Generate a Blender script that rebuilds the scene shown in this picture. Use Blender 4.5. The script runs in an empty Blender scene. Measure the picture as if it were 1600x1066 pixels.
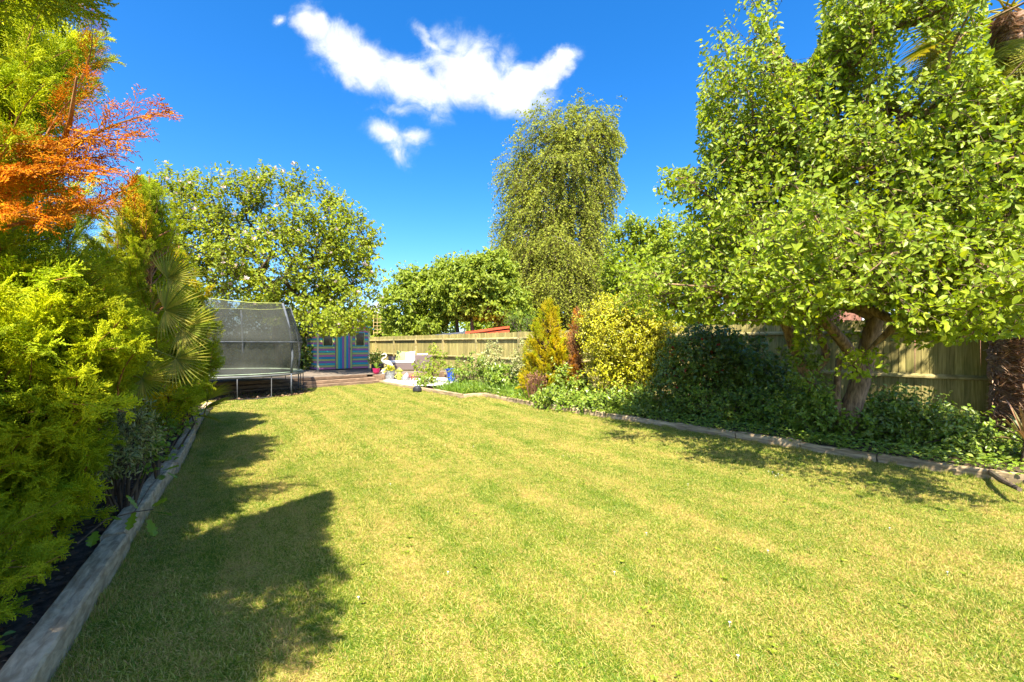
import bpy, math
import numpy as np
from mathutils import Vector, Matrix, Quaternion
S = bpy.context.scene
COL = S.collection
R = math.radians
F, H0, CH = 711.0, 538.0, 1.55          # pixels of the 1600 px photograph, horizon row, eye height

# ------------------------------------------------------------------ camera, sky, sun
cam_d = bpy.data.cameras.new('camera'); cam = bpy.data.objects.new('camera', cam_d); COL.objects.link(cam)
cam.location = (0, 0, CH); cam.rotation_euler = (R(90), 0, 0)
cam_d.lens = 16.0; cam_d.sensor_width = 36.0; cam_d.shift_y = 5 / 1600
cam_d.clip_start = 0.05; cam_d.clip_end = 3000
S.camera = cam
SUN_EL, SUN_AZ = 56.0, 182.0             # azimuth clockwise from +Y (the view axis)
sv = Vector((math.sin(R(SUN_AZ)) * math.cos(R(SUN_EL)), math.cos(R(SUN_AZ)) * math.cos(R(SUN_EL)), math.sin(R(SUN_EL))))
sl = bpy.data.lights.new('sun', 'SUN'); sun = bpy.data.objects.new('sun', sl); COL.objects.link(sun)
sl.energy = 4.4; sl.angle = R(0.53); sl.color = (1.0, 0.93, 0.78)
sun.rotation_euler = sv.to_track_quat('Z', 'Y').to_euler()
sun.location = (0, 0, 30)
vs = S.view_settings
vs.view_transform = 'Standard'; vs.look = 'None'; vs.gamma = 1; vs.use_curve_mapping = False; vs.exposure = 1.87
S.cycles.max_bounces = 12; S.cycles.transparent_max_bounces = 16; S.cycles.transmission_bounces = 6
S.cycles.diffuse_bounces = 6

class NT:
    """tiny helper to write node graphs"""
    def __init__(s, nt): s.t = nt; s.n = nt.nodes; s.l = nt.links
    def node(s, typ, **kw):
        n = s.n.new(typ)
        ins = kw.pop('ins', {})
        for k, v in kw.items(): setattr(n, k, v)
        for k, v in ins.items(): s.set(n.inputs[k], v)
        return n
    def set(s, sock, v):
        if isinstance(v, bpy.types.NodeSocket): s.l.new(v, sock)
        elif v is not None: sock.default_value = v
    def m(s, op, a, b=None, c=None, clamp=False):
        n = s.n.new('ShaderNodeMath'); n.operation = op; n.use_clamp = clamp
        s.set(n.inputs[0], a)
        if b is not None: s.set(n.inputs[1], b)
        if c is not None: s.set(n.inputs[2], c)
        return n.outputs[0]
    def vm(s, op, a, b=None):
        n = s.n.new('ShaderNodeVectorMath'); n.operation = op
        s.set(n.inputs[0], a)
        if b is not None: s.set(n.inputs[1], b)
        return n.outputs[0]
    def mix(s, f, a, b, typ='RGBA', blend='MIX'):
        n = s.n.new('ShaderNodeMix'); n.data_type = typ
        if typ == 'RGBA':
            n.blend_type = blend
            s.set(n.inputs[0], f); s.set(n.inputs[6], a); s.set(n.inputs[7], b); return n.outputs[2]
        s.set(n.inputs[0], f); s.set(n.inputs[2], a); s.set(n.inputs[3], b); return n.outputs[0]
    def noise(s, vec, scale, detail=4, rough=0.55, dist=0.0, out=0):
        n = s.n.new('ShaderNodeTexNoise')
        if vec is not None: s.l.new(vec, n.inputs['Vector'])
        n.inputs['Scale'].default_value = scale; n.inputs['Detail'].default_value = detail
        n.inputs['Roughness'].default_value = rough; n.inputs['Distortion'].default_value = dist
        return n.outputs[out]
    def sstep(s, v, lo, hi, a=0.0, b=1.0, smooth=True):
        n = s.n.new('ShaderNodeMapRange'); n.interpolation_type = 'SMOOTHSTEP' if smooth else 'LINEAR'
        s.set(n.inputs[0], v); n.inputs[1].default_value = lo; n.inputs[2].default_value = hi
        n.inputs[3].default_value = a; n.inputs[4].default_value = b
        return n.outputs[0]
    def ramp(s, f, stops, interp='LINEAR'):
        n = s.n.new('ShaderNodeValToRGB'); cr = n.color_ramp; cr.interpolation = interp
        while len(cr.elements) < len(stops): cr.elements.new(0.5)
        for e, (p, c) in zip(cr.elements, stops): e.position = p; e.color = (*c, 1)
        s.set(n.inputs[0], f); return n.outputs[0]
    def comb(s, x, y, z):
        n = s.n.new('ShaderNodeCombineXYZ')
        for i, v in enumerate((x, y, z)): s.set(n.inputs[i], v)
        return n.outputs[0]

def make_world():
    w = bpy.data.worlds.new('World'); S.world = w; w.use_nodes = True
    T = NT(w.node_tree); T.n.clear()
    out = T.node('ShaderNodeOutputWorld'); bg = T.node('ShaderNodeBackground')
    T.l.new(bg.outputs[0], out.inputs[0])
    sky = T.node('ShaderNodeTexSky', sky_type='NISHITA', sun_disc=False)
    sky.sun_elevation = R(SUN_EL); sky.sun_rotation = R(SUN_AZ)
    sky.air_density = 0.85; sky.dust_density = 1.2; sky.ozone_density = 4.0; sky.altitude = 50
    hs = T.node('ShaderNodeHueSaturation', ins={'Hue': 0.503, 'Saturation': 1.36, 'Value': 0.84, 'Color': sky.outputs[0]})
    tc = T.node('ShaderNodeTexCoord')
    sp = T.node('ShaderNodeSeparateXYZ', ins={0: tc.outputs['Generated']})
    x, y, z = sp.outputs
    ys = T.m('MAXIMUM', y, 0.02)
    u = T.m('DIVIDE', x, ys); v = T.m('DIVIDE', z, ys)
    P = T.comb(u, v, 0.0)
    wv = T.noise(P, 5.5, 6, 0.62, out=1)
    wv = T.vm('SUBTRACT', wv, (0.5, 0.5, 0.5)); wv = T.vm('SCALE', wv); wv.node.inputs['Scale'].default_value = 0.12
    P2 = T.vm('ADD', P, wv)
    s2 = T.node('ShaderNodeSeparateXYZ', ins={0: P2}); pu, pv = s2.outputs[0], s2.outputs[1]
    def ell(px, py, rx, ry, ang=0.0, k=1.0):
        cu, cv = (px - 800) / F, (H0 - py) / F
        du = T.m('SUBTRACT', pu, cu); dv = T.m('SUBTRACT', pv, cv)
        a = R(-ang); ca, sa = math.cos(a), math.sin(a)
        e1 = T.m('ADD', T.m('MULTIPLY', du, ca / (rx / F)), T.m('MULTIPLY', dv, sa / (rx / F)))
        e2 = T.m('ADD', T.m('MULTIPLY', du, -sa / (ry / F)), T.m('MULTIPLY', dv, ca / (ry / F)))
        q = T.m('ADD', T.m('MULTIPLY', e1, e1), T.m('MULTIPLY', e2, e2))
        return T.m('MULTIPLY', T.m('SUBTRACT', 1.0, T.m('SQRT', q)), k)
    body = None
    for e in [(488, 38, 46, 32, 35), (560, 84, 92, 46, 25), (645, 124, 92, 42, 24), (735, 112, 90, 56, 10), (800, 138, 86, 46, 12),
              (855, 118, 62, 22, -38), (880, 92, 22, 18, -20, .8), (690, 62, 26, 34, 30, .45), (675, 62, 44, 12, 50, .5), (640, 170, 60, 12, 12, .3),
              (612, 206, 44, 24, 20, .6), (624, 234, 26, 20, 60, .5), (650, 208, 30, 14, 5, .5),
              (436, 33, 13, 12, 60, .5), (596, 486, 26, 22, 0, 1.0), 
              (-500, 100, 190, 60, -10), (2150, 60, 160, 60, 12), (2500, 260, 240, 50, 4)]:
        q = ell(*e); body = q if body is None else T.m('MAXIMUM', body, q)
    fine = T.noise(P, 14, 9, 0.62, 0.6)
    dens = T.m('ADD', body, T.m('MULTIPLY', T.m('SUBTRACT', fine, 0.52), 1.25))
    dens = T.m('POWER', T.sstep(dens, -0.22, 0.55), 1.35)
    dens = T.m('MULTIPLY', dens, T.sstep(body, -0.6, 0.15))
    dens = T.m('MULTIPLY', dens, T.sstep(y, 0.02, 0.08))
    core = T.sstep(T.m('ADD', body, T.m('MULTIPLY', T.m('SUBTRACT', fine, 0.5), .7)), 0.1, 0.75)
    ccol = T.mix(core, (2.0, 2.35, 2.75, 1), (3.0, 3.0, 2.95, 1))
    shade = T.noise(T.vm('ADD', P, (0.0, 0.03, 0.0)), 9, 4, 0.5)
    ccol = T.mix(T.sstep(shade, 0.42, 0.7, 0, .8), ccol, (2.15, 2.3, 2.4, 1))
    col = T.mix(dens, hs.outputs[0], ccol)
    T.l.new(col, bg.inputs[0]); bg.inputs[1].default_value = 0.115
make_world()

# ------------------------------------------------------------------ helpers
def tag(o, label=None, cat=None, group=None, kind=None):
    if label: o['label'] = label
    if cat: o['category'] = cat
    if group: o['group'] = group
    if kind: o['kind'] = kind
    return o
def empty(name, loc, label, cat, group=None, rz=0):
    o = bpy.data.objects.new(name, None); COL.objects.link(o); o.location = loc; o.rotation_euler = (0, 0, rz)
    o.empty_display_size = 0.2
    return tag(o, label, cat, group)
def link(name, me, parent=None, world=True):
    o = bpy.data.objects.new(name, me); COL.objects.link(o)
    if parent is not None:
        o.parent = parent
        if world:
            b = Matrix.LocRotScale(parent.location, parent.rotation_euler, parent.scale)
            o.matrix_parent_inverse = b.inverted()
    return o
def mesh_np(name, V, faces, mat, smooth=False):
    """V (n,3) array; faces a list of (m,k) int arrays"""
    V = np.asarray(V, dtype=np.float32)
    me = bpy.data.meshes.new(name); me.vertices.add(len(V)); me.vertices.foreach_set('co', V.ravel())
    if isinstance(faces, np.ndarray): faces = [faces]
    fl = [np.asarray(f, dtype=np.int32) for f in faces if len(f)]
    if fl:
        idx = np.concatenate([f.ravel() for f in fl]); tot = np.concatenate([np.full(len(f), f.shape[1], np.int32) for f in fl])
        st = np.concatenate([[0], np.cumsum(tot)[:-1]]).astype(np.int32)
        me.loops.add(len(idx)); me.loops.foreach_set('vertex_index', idx)
        me.polygons.add(len(tot)); me.polygons.foreach_set('loop_start', st); me.polygons.foreach_set('loop_total', tot)
        me.polygons.foreach_set('use_smooth', np.full(len(tot), smooth))
    me.update(calc_edges=True)
    if mat: me.materials.append(mat)
    return me
class MB:
    """mesh builder: boxes, bars, tubes, polygons"""
    def __init__(s): s.V = []; s.F = []
    def box(s, c, size, axes=None, taper=1.0):
        c = Vector(c); ax = axes or (Vector((1, 0, 0)), Vector((0, 1, 0)), Vector((0, 0, 1)))
        b = len(s.V)
        for k in (-1, 1):
            for i, j in ((-1, -1), (1, -1), (1, 1), (-1, 1)):
                t = taper if k > 0 else 1
                s.V.append(c + ax[0] * (i * size[0] / 2 * t) + ax[1] * (j * size[1] / 2 * t) + ax[2] * (k * size[2] / 2))
        for f in ((3, 2, 1, 0), (4, 5, 6, 7), (0, 1, 5, 4), (1, 2, 6, 5), (2, 3, 7, 6), (3, 0, 4, 7)): s.F.append([b + q for q in f])
        return s
    def bar(s, a, b, w, h, up=(0, 0, 1)):
        a = Vector(a); b = Vector(b); d = (b - a); L = d.length; d.normalize(); up = Vector(up)
        x = d.cross(up); x.normalize(); z = x.cross(d)
        return s.box((a + b) / 2, (w, L, h), (x, d, z))
    def tube(s, pts, rad, n=8, cap=True, closed=False):
        pts = [Vector(p) for p in pts]; m = len(pts)
        rads = rad if hasattr(rad, '__len__') else [rad] * m
        b = len(s.V); prev = None
        for i, p in enumerate(pts):
            if closed: d = pts[(i + 1) % m] - pts[i - 1]
            else: d = pts[min(i + 1, m - 1)] - pts[max(i - 1, 0)]
            d.normalize()
            if prev is None:
                x = d.orthogonal()
            else:
                x = prev - d * prev.dot(d)
            x.normalize(); prev = x; y = d.cross(x)
            for k in range(n):
                a = 2 * math.pi * k / n
                s.V.append(p + (x * math.cos(a) + y * math.sin(a)) * rads[i])
        for i in range(m if closed else m - 1):
            j = (i + 1) % m
            for k in range(n):
                l = (k + 1) % n
                s.F.append([b + i * n + k, b + i * n + l, b + j * n + l, b + j * n + k])
        if cap and not closed:
            s.F.append([b + k for k in range(n)][::-1]); s.F.append([b + (m - 1) * n + k for k in range(n)])
        return s
    def lathe(s, prof, c=(0, 0, 0), n=20):
        b = len(s.V); c = Vector(c)
        for r, z in prof:
            for k in range(n):
                a = 2 * math.pi * k / n; s.V.append(c + Vector((r * math.cos(a), r * math.sin(a), z)))
        for i in range(len(prof) - 1):
            for k in range(n):
                l = (k + 1) % n; s.F.append([b + i * n + k, b + i * n + l, b + (i + 1) * n + l, b + (i + 1) * n + k])
        return s
    def poly(s, pts, dz=0.0):
        b = len(s.V); n = len(pts)
        for p in pts: s.V.append(Vector(p))
        s.F.append([b + i for i in range(n)])
        if dz:
            for p in pts: s.V.append(Vector(p) - Vector((0, 0, dz)))
            s.F.append([b + n + i for i in range(n)][::-1])
            for i in range(n): j = (i + 1) % n; s.F.append([b + i, b + n + i, b + n + j, b + j])
        return s
    def build(s, name, mat, parent=None, bevel=0.0, smooth=False, world=True):
        me = bpy.data.meshes.new(name); me.from_pydata([tuple(v) for v in s.V], [], s.F)
        if mat: me.materials.append(mat)
        if smooth: me.polygons.foreach_set('use_smooth', [True] * len(me.polygons))
        me.update(); o = link(name, me, parent, world)
        if bevel:
            m = o.modifiers.new('bevel', 'BEVEL'); m.width = bevel; m.segments = 2; m.limit_method = 'ANGLE'
        return o
def at(px, py, y):                       # a point of the photograph at a distance y along the view axis
    return Vector(((px - 800) / F * y, y, CH + (H0 - py) / F * y))
def gp(px, py, h=0.0):                   # a point of the photograph on a level plane at height h
    y = F * (CH - h) / (py - H0); return Vector(((px - 800) / F * y, y, h))

# ------------------------------------------------------------------ materials
MATS = {}
def base_mat(name, rough=0.6, spec=0.4):
    m = bpy.data.materials.new(name); m.use_nodes = True; T = NT(m.node_tree); T.n.clear()
    out = T.node('ShaderNodeOutputMaterial'); p = T.node('ShaderNodeBsdfPrincipled')
    p.inputs['Roughness'].default_value = rough; p.inputs['Specular IOR Level'].default_value = spec
    T.l.new(p.outputs[0], out.inputs[0]); MATS[name] = m
    return m, T, p, out
def leaf_mat(name, cols, rough=0.42, trans=0.35, tint=(1.15, 1.1, 0.5), spec=0.45, patch=0.35):
    m, T, p, out = base_mat(name, rough, spec)
    g = T.node('ShaderNodeNewGeometry')
    oi = T.node('ShaderNodeObjectInfo')
    r = T.m('FRACT', T.m('ADD', g.outputs['Random Per Island'], T.m('MULTIPLY', oi.outputs['Random'], 0.37)))
    n = len(cols)
    c = T.ramp(r, [(i / max(1, n - 1), q) for i, q in enumerate(cols)])
    big = T.noise(g.outputs['Position'], 1.3, 3)
    c = T.mix(1.0, c, T.ramp(big, [(0.3, (1 - patch, 1 - patch, 1 - patch * .8)), (0.7, (1 + patch * .6, 1 + patch * .5, 1))]), blend='MULTIPLY')
    T.l.new(c, p.inputs['Base Color'])
    t = T.node('ShaderNodeBsdfTranslucent'); T.l.new(T.mix(1.0, c, (*tint, 1), blend='MULTIPLY'), t.inputs[0])
    ms = T.node('ShaderNodeMixShader'); ms.inputs[0].default_value = trans
    T.l.new(p.outputs[0], ms.inputs[1]); T.l.new(t.outputs[0], ms.inputs[2]); T.l.new(ms.outputs[0], out.inputs[0])
    return m
def wood_mat(name, c1, c2, c3=None, rough=0.75, grain=(60, 60, 3), bump=0.25, stain=0.3, coords='Object', knots=False):
    m, T, p, out = base_mat(name, rough, 0.25)
    tc = T.node('ShaderNodeTexCoord'); oi = T.node('ShaderNodeObjectInfo')
    v = T.vm('ADD', tc.outputs[coords], T.vm('SCALE', oi.outputs['Location']))
    r3 = T.comb(T.m('MULTIPLY', oi.outputs['Random'], 31.0), T.m('MULTIPLY', oi.outputs['Random'], 17.0), 0.0)
    v = T.vm('ADD', tc.outputs[coords], r3)
    vg = T.vm('MULTIPLY', v, grain)
    gr = T.noise(vg, 1.0, 6, 0.6, 0.4)
    c = T.mix(T.sstep(gr, 0.3, 0.7), (*c1, 1), (*c2, 1))
    st = T.noise(v, 2.2, 5, 0.6)
    c = T.mix(T.sstep(st, 0.45, 0.75, 0, stain), c, (*(c3 or c1), 1))
    rv = T.sstep(oi.outputs['Random'], 0, 1, 0.78, 1.2, False)
    c = T.mix(1.0, c, T.comb(rv, rv, rv), blend='MULTIPLY')
    T.l.new(c, p.inputs['Base Color'])
    b = T.node('ShaderNodeBump'); b.inputs['Strength'].default_value = bump; b.inputs['Distance'].default_value = 0.004
    T.l.new(gr, b.inputs['Height']); T.l.new(b.outputs[0], p.inputs['Normal'])
    return m
def plain_mat(name, col, rough=0.5, spec=0.4, metal=0.0, var=0.15, scale=6.0, bump=0.1):
    m, T, p, out = base_mat(name, rough, spec)
    tc = T.node('ShaderNodeTexCoord')
    n = T.noise(tc.outputs['Object'], scale, 6, 0.6)
    k = T.sstep(n, 0.3, 0.7, 1 - var, 1 + var)
    T.l.new(T.mix(1.0, (*col, 1), T.comb(k, k, k), blend='MULTIPLY'), p.inputs['Base Color'])
    p.inputs['Metallic'].default_value = metal
    if bump:
        b = T.node('ShaderNodeBump'); b.inputs['Strength'].default_value = bump; b.inputs['Distance'].default_value = 0.01
        T.l.new(T.noise(tc.outputs['Object'], scale * 8, 4), b.inputs['Height']); T.l.new(b.outputs[0], p.inputs['Normal'])
    return m
def lawn_color(T, dry_amt=0.0):
    g = T.node('ShaderNodeNewGeometry'); P = g.outputs['Position']
    sp = T.node('ShaderNodeSeparateXYZ', ins={0: P})
    b = T.m('ADD', T.m('MULTIPLY', sp.outputs[0], 0.857), T.m('MULTIPLY', sp.outputs[1], 0.515))
    a = T.m('ADD', T.m('MULTIPLY', sp.outputs[0], -0.515), T.m('MULTIPLY', sp.outputs[1], 0.857))
    P = T.comb(sp.outputs[0], sp.outputs[1], 0.0)
    warp = T.m('MULTIPLY', T.m('SUBTRACT', T.noise(P, 0.8, 3), 0.5), 0.4)
    stripe = T.m('SINE', T.m('MULTIPLY', T.m('ADD', b, warp), 7.6))
    stretched = T.noise(T.comb(T.m('MULTIPLY', a, 0.35), T.m('MULTIPLY', b, 2.6), 0.0), 1.3, 5, 0.6)
    patch = T.noise(P, 1.7, 6, 0.62)
    med = T.noise(P, 7.0, 5, 0.6)
    f = T.m('ADD', T.m('MULTIPLY', stripe, 0.027), T.m('ADD', T.m('MULTIPLY', stretched, 0.43), T.m('ADD', T.m('MULTIPLY', patch, 0.38), T.m('MULTIPLY', med, 0.30))))
    return f, P, g
def lawn_ramp(T, f, k=1.0):
    return T.ramp(f, [(0.39, (0.12 * k, 0.21 * k, 0.014 * k)), (0.48, (0.24 * k, 0.31 * k, 0.022 * k)), (0.555, (0.36 * k, 0.375 * k, 0.04 * k)),
                      (0.635, (0.54 * k, 0.48 * k, 0.13 * k)), (0.75, (0.58 * k, 0.39 * k, 0.13 * k))])
m, T, p, _ = base_mat('grass_ground', 0.95, 0.1)
f, P, g = lawn_color(T)
fine = T.noise(P, 60, 4, 0.7)
f2 = T.m('ADD', f, T.m('MULTIPLY', T.m('SUBTRACT', fine, 0.5), 0.35))
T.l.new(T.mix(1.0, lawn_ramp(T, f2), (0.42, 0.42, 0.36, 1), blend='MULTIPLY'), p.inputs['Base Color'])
bm_ = T.node('ShaderNodeBump'); bm_.inputs['Distance'].default_value = 0.02; T.l.new(T.noise(P, 90, 3), bm_.inputs['Height']); T.l.new(bm_.outputs[0], p.inputs['Normal'])
m, T, p, out = base_mat('grass_blade', 0.5, 0.3)
f, P, g = lawn_color(T)
oi = T.node('ShaderNodeObjectInfo')
f2 = T.m('ADD', f, T.m('MULTIPLY', T.m('SUBTRACT', g.outputs['Random Per Island'], 0.5), 0.42))
f2 = T.m('ADD', f2, T.m('MULTIPLY', T.m('SUBTRACT', oi.outputs['Random'], 0.5), 0.05))
cc = lawn_ramp(T, f2, 1.0)
T.l.new(cc, p.inputs['Base Color'])
t = T.node('ShaderNodeBsdfTranslucent'); T.l.new(cc, t.inputs[0])
ms = T.node('ShaderNodeMixShader'); ms.inputs[0].default_value = 0.3
T.l.new(p.outputs[0], ms.inputs[1]); T.l.new(t.outputs[0], ms.inputs[2]); T.l.new(ms.outputs[0], out.inputs[0])

plain_mat('soil', (0.09, 0.062, 0.042), 0.95, 0.1, var=0.5, scale=14, bump=0.8)
plain_mat('far_ground', (0.09, 0.11, 0.03), 0.95, 0.1, var=0.3, scale=1)
leaf_mat('cypress_gold', [(0.54, 0.60, 0.014), (0.66, 0.68, 0.018), (0.42, 0.52, 0.014), (0.76, 0.74, 0.02)], 0.6, 0.5, (1.1, 1.1, .4), .25, .35)
leaf_mat('cypress_green', [(0.36, 0.47, 0.014), (0.46, 0.55, 0.016), (0.56, 0.62, 0.018), (0.27, 0.38, 0.014)], 0.6, 0.5, (1.1, 1.1, .4), .25, .35)
leaf_mat('cypress_dead', [(0.76, 0.31, 0.012), (0.82, 0.42, 0.02), (0.62, 0.21, 0.012), (0.5, 0.22, 0.04)], 0.8, 0.35, (1.1, .9, .4), .05, .25)
leaf_mat('cypress_yellow', [(0.72, 0.60, 0.01), (0.58, 0.55, 0.012), (0.80, 0.64, 0.012), (0.44, 0.46, 0.01)], 0.5, 0.5, (1.1, 1.05, .4), .25, .3)
leaf_mat('dead_brown', [(0.34, 0.19, 0.11), (0.66, 0.30, 0.07), (0.42, 0.22, 0.12), (0.26, 0.15, 0.09)], 0.8, 0.2, (1, .9, .6), .2, .4)
leaf_mat('pear_leaf', [(0.23, 0.33, 0.014), (0.30, 0.40, 0.018), (0.17, 0.26, 0.014), (0.40, 0.47, 0.04), (0.27, 0.36, 0.015)], 0.45, 0.45, (1.3, 1.2, .3), .35, .25)
leaf_mat('apple_leaf', [(0.23, 0.32, 0.02), (0.32, 0.40, 0.03), (0.17, 0.25, 0.02), (0.40, 0.45, 0.05)], 0.5, 0.4, (1.2, 1.15, .4), .3, .3)
leaf_mat('birch_leaf', [(0.22, 0.27, 0.025), (0.29, 0.33, 0.03), (0.36, 0.38, 0.05), (0.16, 0.21, 0.02)], 0.6, 0.4, (1.2, 1.15, .4), .2, .3)
leaf_mat('magnolia_leaf', [(0.25, 0.33, 0.014), (0.34, 0.40, 0.018), (0.18, 0.26, 0.012), (0.42, 0.46, 0.04)], 0.55, 0.42, (1.3, 1.15, .3), .25, .3)
leaf_mat('blossom', [(0.72, 0.58, 0.52), (0.8, 0.72, 0.66), (0.68, 0.48, 0.46)], 0.6, 0.3, (1, .95, .9), .3, .05)
leaf_mat('gold_leaf', [(0.52, 0.50, 0.012), (0.62, 0.56, 0.02), (0.44, 0.46, 0.015), (0.33, 0.38, 0.012)], 0.4, 0.3, (1.1, 1.05, .4), .5, .3)
leaf_mat('bed_leaf', [(0.18, 0.28, 0.02), (0.25, 0.36, 0.03), (0.12, 0.20, 0.018), (0.36, 0.42, 0.06)], 0.38, 0.3, (1.2, 1.15, .4), .5, .35)
leaf_mat('dark_leaf', [(0.14, 0.21, 0.02), (0.19, 0.27, 0.03), (0.09, 0.15, 0.018), (0.24, 0.31, 0.04)], 0.3, 0.25, (1.2, 1.15, .4), .6, .3)
leaf_mat('bright_leaf', [(0.15, 0.26, 0.02), (0.22, 0.34, 0.025), (0.12, 0.22, 0.02)], 0.4, 0.4, (1.2, 1.15, .4), .4, .25)
leaf_mat('variegated_leaf', [(0.24, 0.28, 0.05), (0.52, 0.48, 0.22), (0.14, 0.2, 0.04), (0.42, 0.42, 0.14)], 0.4, 0.3, (1.1, 1.05, .5), .5, .2)
leaf_mat('cream_flower', [(0.62, 0.58, 0.3), (0.5, 0.5, 0.2), (0.7, 0.68, 0.42)], 0.6, 0.3, (1, 1, .7), .3, .15)
leaf_mat('red_flower', [(0.45, 0.02, 0.02), (0.55, 0.05, 0.03), (0.35, 0.02, 0.03)], 0.5, 0.3, (1.1, .5, .5), .3, .1)
leaf_mat('pink_flower', [(0.55, 0.3, 0.3), (0.6, 0.38, 0.36)], 0.6, 0.3, (1, .9, .9), .3, .1)
leaf_mat('rusty_leaf', [(0.26, 0.12, 0.07), (0.34, 0.17, 0.1), (0.2, 0.1, 0.07), (0.42, 0.24, 0.14)], 0.7, 0.25, (1.1, .9, .6), .3, .3)
leaf_mat('palm_leaf', [(0.20, 0.26, 0.02), (0.30, 0.34, 0.03), (0.42, 0.38, 0.06), (0.13, 0.18, 0.02)], 0.5, 0.4, (1.3, 1.1, .3), .3, .2)
leaf_mat('sword_leaf', [(0.2, 0.22, 0.06), (0.42, 0.36, 0.16), (0.12, 0.16, 0.05), (0.4, 0.2, 0.12)], 0.4, 0.2, (1.1, 1.0, .5), .5, .2)
leaf_mat('long_grass', [(0.15, 0.27, 0.02), (0.22, 0.36, 0.03), (0.12, 0.22, 0.02), (0.27, 0.4, 0.05)], 0.45, 0.4, (1.1, 1.1, .4), .4, .3)
leaf_mat('litter', [(0.2, 0.11, 0.06), (0.11, 0.06, 0.035), (0.3, 0.2, 0.12), (0.05, 0.035, 0.03)], 0.85, 0.1, (1, .9, .6), .2, .3)
wood_mat('bark', (0.055, 0.038, 0.026), (0.17, 0.12, 0.08), (0.09, 0.10, 0.05), 0.9, (30, 30, 5), 1.0, .5)
wood_mat('pear_bark', (0.12, 0.07, 0.04), (0.42, 0.27, 0.15), (0.12, 0.12, 0.05), 0.9, (26, 26, 6), 1.0, .4)
wood_mat('birch_bark', (0.25, 0.2, 0.16), (0.5, 0.42, 0.36), (0.1, 0.08, 0.06), 0.8, (8, 8, 20), .5, .5)
wood_mat('twig_bark', (0.06, 0.04, 0.025), (0.14, 0.09, 0.05), None, 0.85, (20, 20, 6), .4)
wood_mat('rust_bark', (0.24, 0.10, 0.035), (0.42, 0.2, 0.07), None, 0.85, (20, 20, 6), .4)
wood_mat('sleeper_wood', (0.38, 0.26, 0.14), (0.74, 0.55, 0.33), (0.26, 0.20, 0.12), 0.9, (9, 26, 26), 1.0, .5)
wood_mat('log_wood', (0.24, 0.165, 0.09), (0.58, 0.43, 0.25), (0.2, 0.16, 0.09), 0.9, (2.2, 26, 26), 1.0, .55)
wood_mat('fence_wood', (0.21, 0.175, 0.055), (0.44, 0.36, 0.13), (0.19, 0.20, 0.05), 0.85, (40, 40, 2.2), .5, .6)
wood_mat('rail_wood', (0.2, 0.16, 0.06), (0.42, 0.34, 0.15), (0.16, 0.17, 0.06), 0.85, (6, 6, 6), .5, .6)
wood_mat('trellis_wood', (0.42, 0.30, 0.11), (0.52, 0.39, 0.16), None, 0.8, (20, 20, 4), .3)
wood_mat('deck_wood', (0.13, 0.10, 0.075), (0.25, 0.20, 0.15), (0.11, 0.10, 0.07), 0.85, (4, 4, 20), .6, .5)
wood_mat('deck_front_wood', (0.16, 0.10, 0.06), (0.29, 0.19, 0.12), (0.1, 0.08, 0.05), 0.85, (4, 4, 20), .6, .5)
plain_mat('metal', (0.12, 0.125, 0.125), 0.5, 0.4, 0.1, .15, 5, 0)
plain_mat('dark_metal', (0.05, 0.05, 0.05), 0.5, 0.4)
plain_mat('pole_foam', (0.10, 0.11, 0.125), 0.7, 0.3, 0, .3, 12, .2)
plain_mat('trampoline_pad', (0.27, 0.33, 0.23), 0.6, 0.4, 0, .25, 5, .2)
plain_mat('jump_mat', (0.03, 0.03, 0.032), 0.7, 0.3)
plain_mat('yellow_band', (0.42, 0.44, 0.12), 0.6, 0.3)
for n_, c_ in (('paint_pink', (0.66, 0.2, 0.36)), ('paint_green', (0.56, 0.6, 0.18)), ('paint_blue', (0.03, 0.33, 0.5)), ('paint_teal', (0.05, 0.5, 0.52)),
               ('paint_lilac', (0.42, 0.17, 0.42)), ('paint_cream', (0.7, 0.64, 0.42))):
    m, T, p, _ = base_mat(n_, 0.6, 0.35)
    tc = T.node('ShaderNodeTexCoord'); g = T.node('ShaderNodeNewGeometry')
    w = T.sstep(T.noise(g.outputs['Position'], 3.5, 7, .7), 0.56, 0.66, 0, .55)
    T.l.new(T.mix(w, (*c_, 1), (0.34, 0.29, 0.24, 1)), p.inputs['Base Color'])
plain_mat('dark_glass', (0.02, 0.025, 0.025), 0.08, 0.8, 0, 0, 1, 0)
plain_mat('roof_felt', (0.05, 0.14, 0.15), 0.85, 0.2, 0, .3, 6, .4)
plain_mat('red_tile', (0.52, 0.085, 0.03), 0.7, 0.3, 0, .2, 5, .3)
plain_mat('slate', (0.09, 0.10, 0.13), 0.6, 0.4, 0, .2, 4, .3)
plain_mat('render_wall', (0.5, 0.45, 0.42), 0.85, 0.2, 0, .1, 3, .3)
plain_mat('brick_red', (0.26, 0.12, 0.08), 0.85, 0.2, 0, .3, 9, .4)
plain_mat('window_glass', (0.25, 0.32, 0.4), 0.06, 0.9, 0, 0, 1, 0)
plain_mat('white_paint', (0.75, 0.75, 0.73), 0.4, 0.4, 0, .05, 3, 0)
plain_mat('cushion_white', (0.78, 0.77, 0.74), 0.85, 0.2, 0, .05, 6, .3)
plain_mat('cushion_yellow', (0.5, 0.52, 0.16), 0.85, 0.2, 0, .15, 20, .3)
plain_mat('black_plastic', (0.025, 0.025, 0.027), 0.5, 0.4)
plain_mat('zinc', (0.36, 0.37, 0.38), 0.45, 0.5, 0.5, .25, 14, .2)
plain_mat('magenta_glaze', (0.42, 0.015, 0.09), 0.25, 0.6, 0, .15, 8, 0)
plain_mat('blue_glaze', (0.012, 0.07, 0.52), 0.14, 0.7, 0, .2, 8, 0)
plain_mat('stone_white', (0.62, 0.57, 0.5), 0.8, 0.3, 0, .2, 12, .4)
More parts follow.
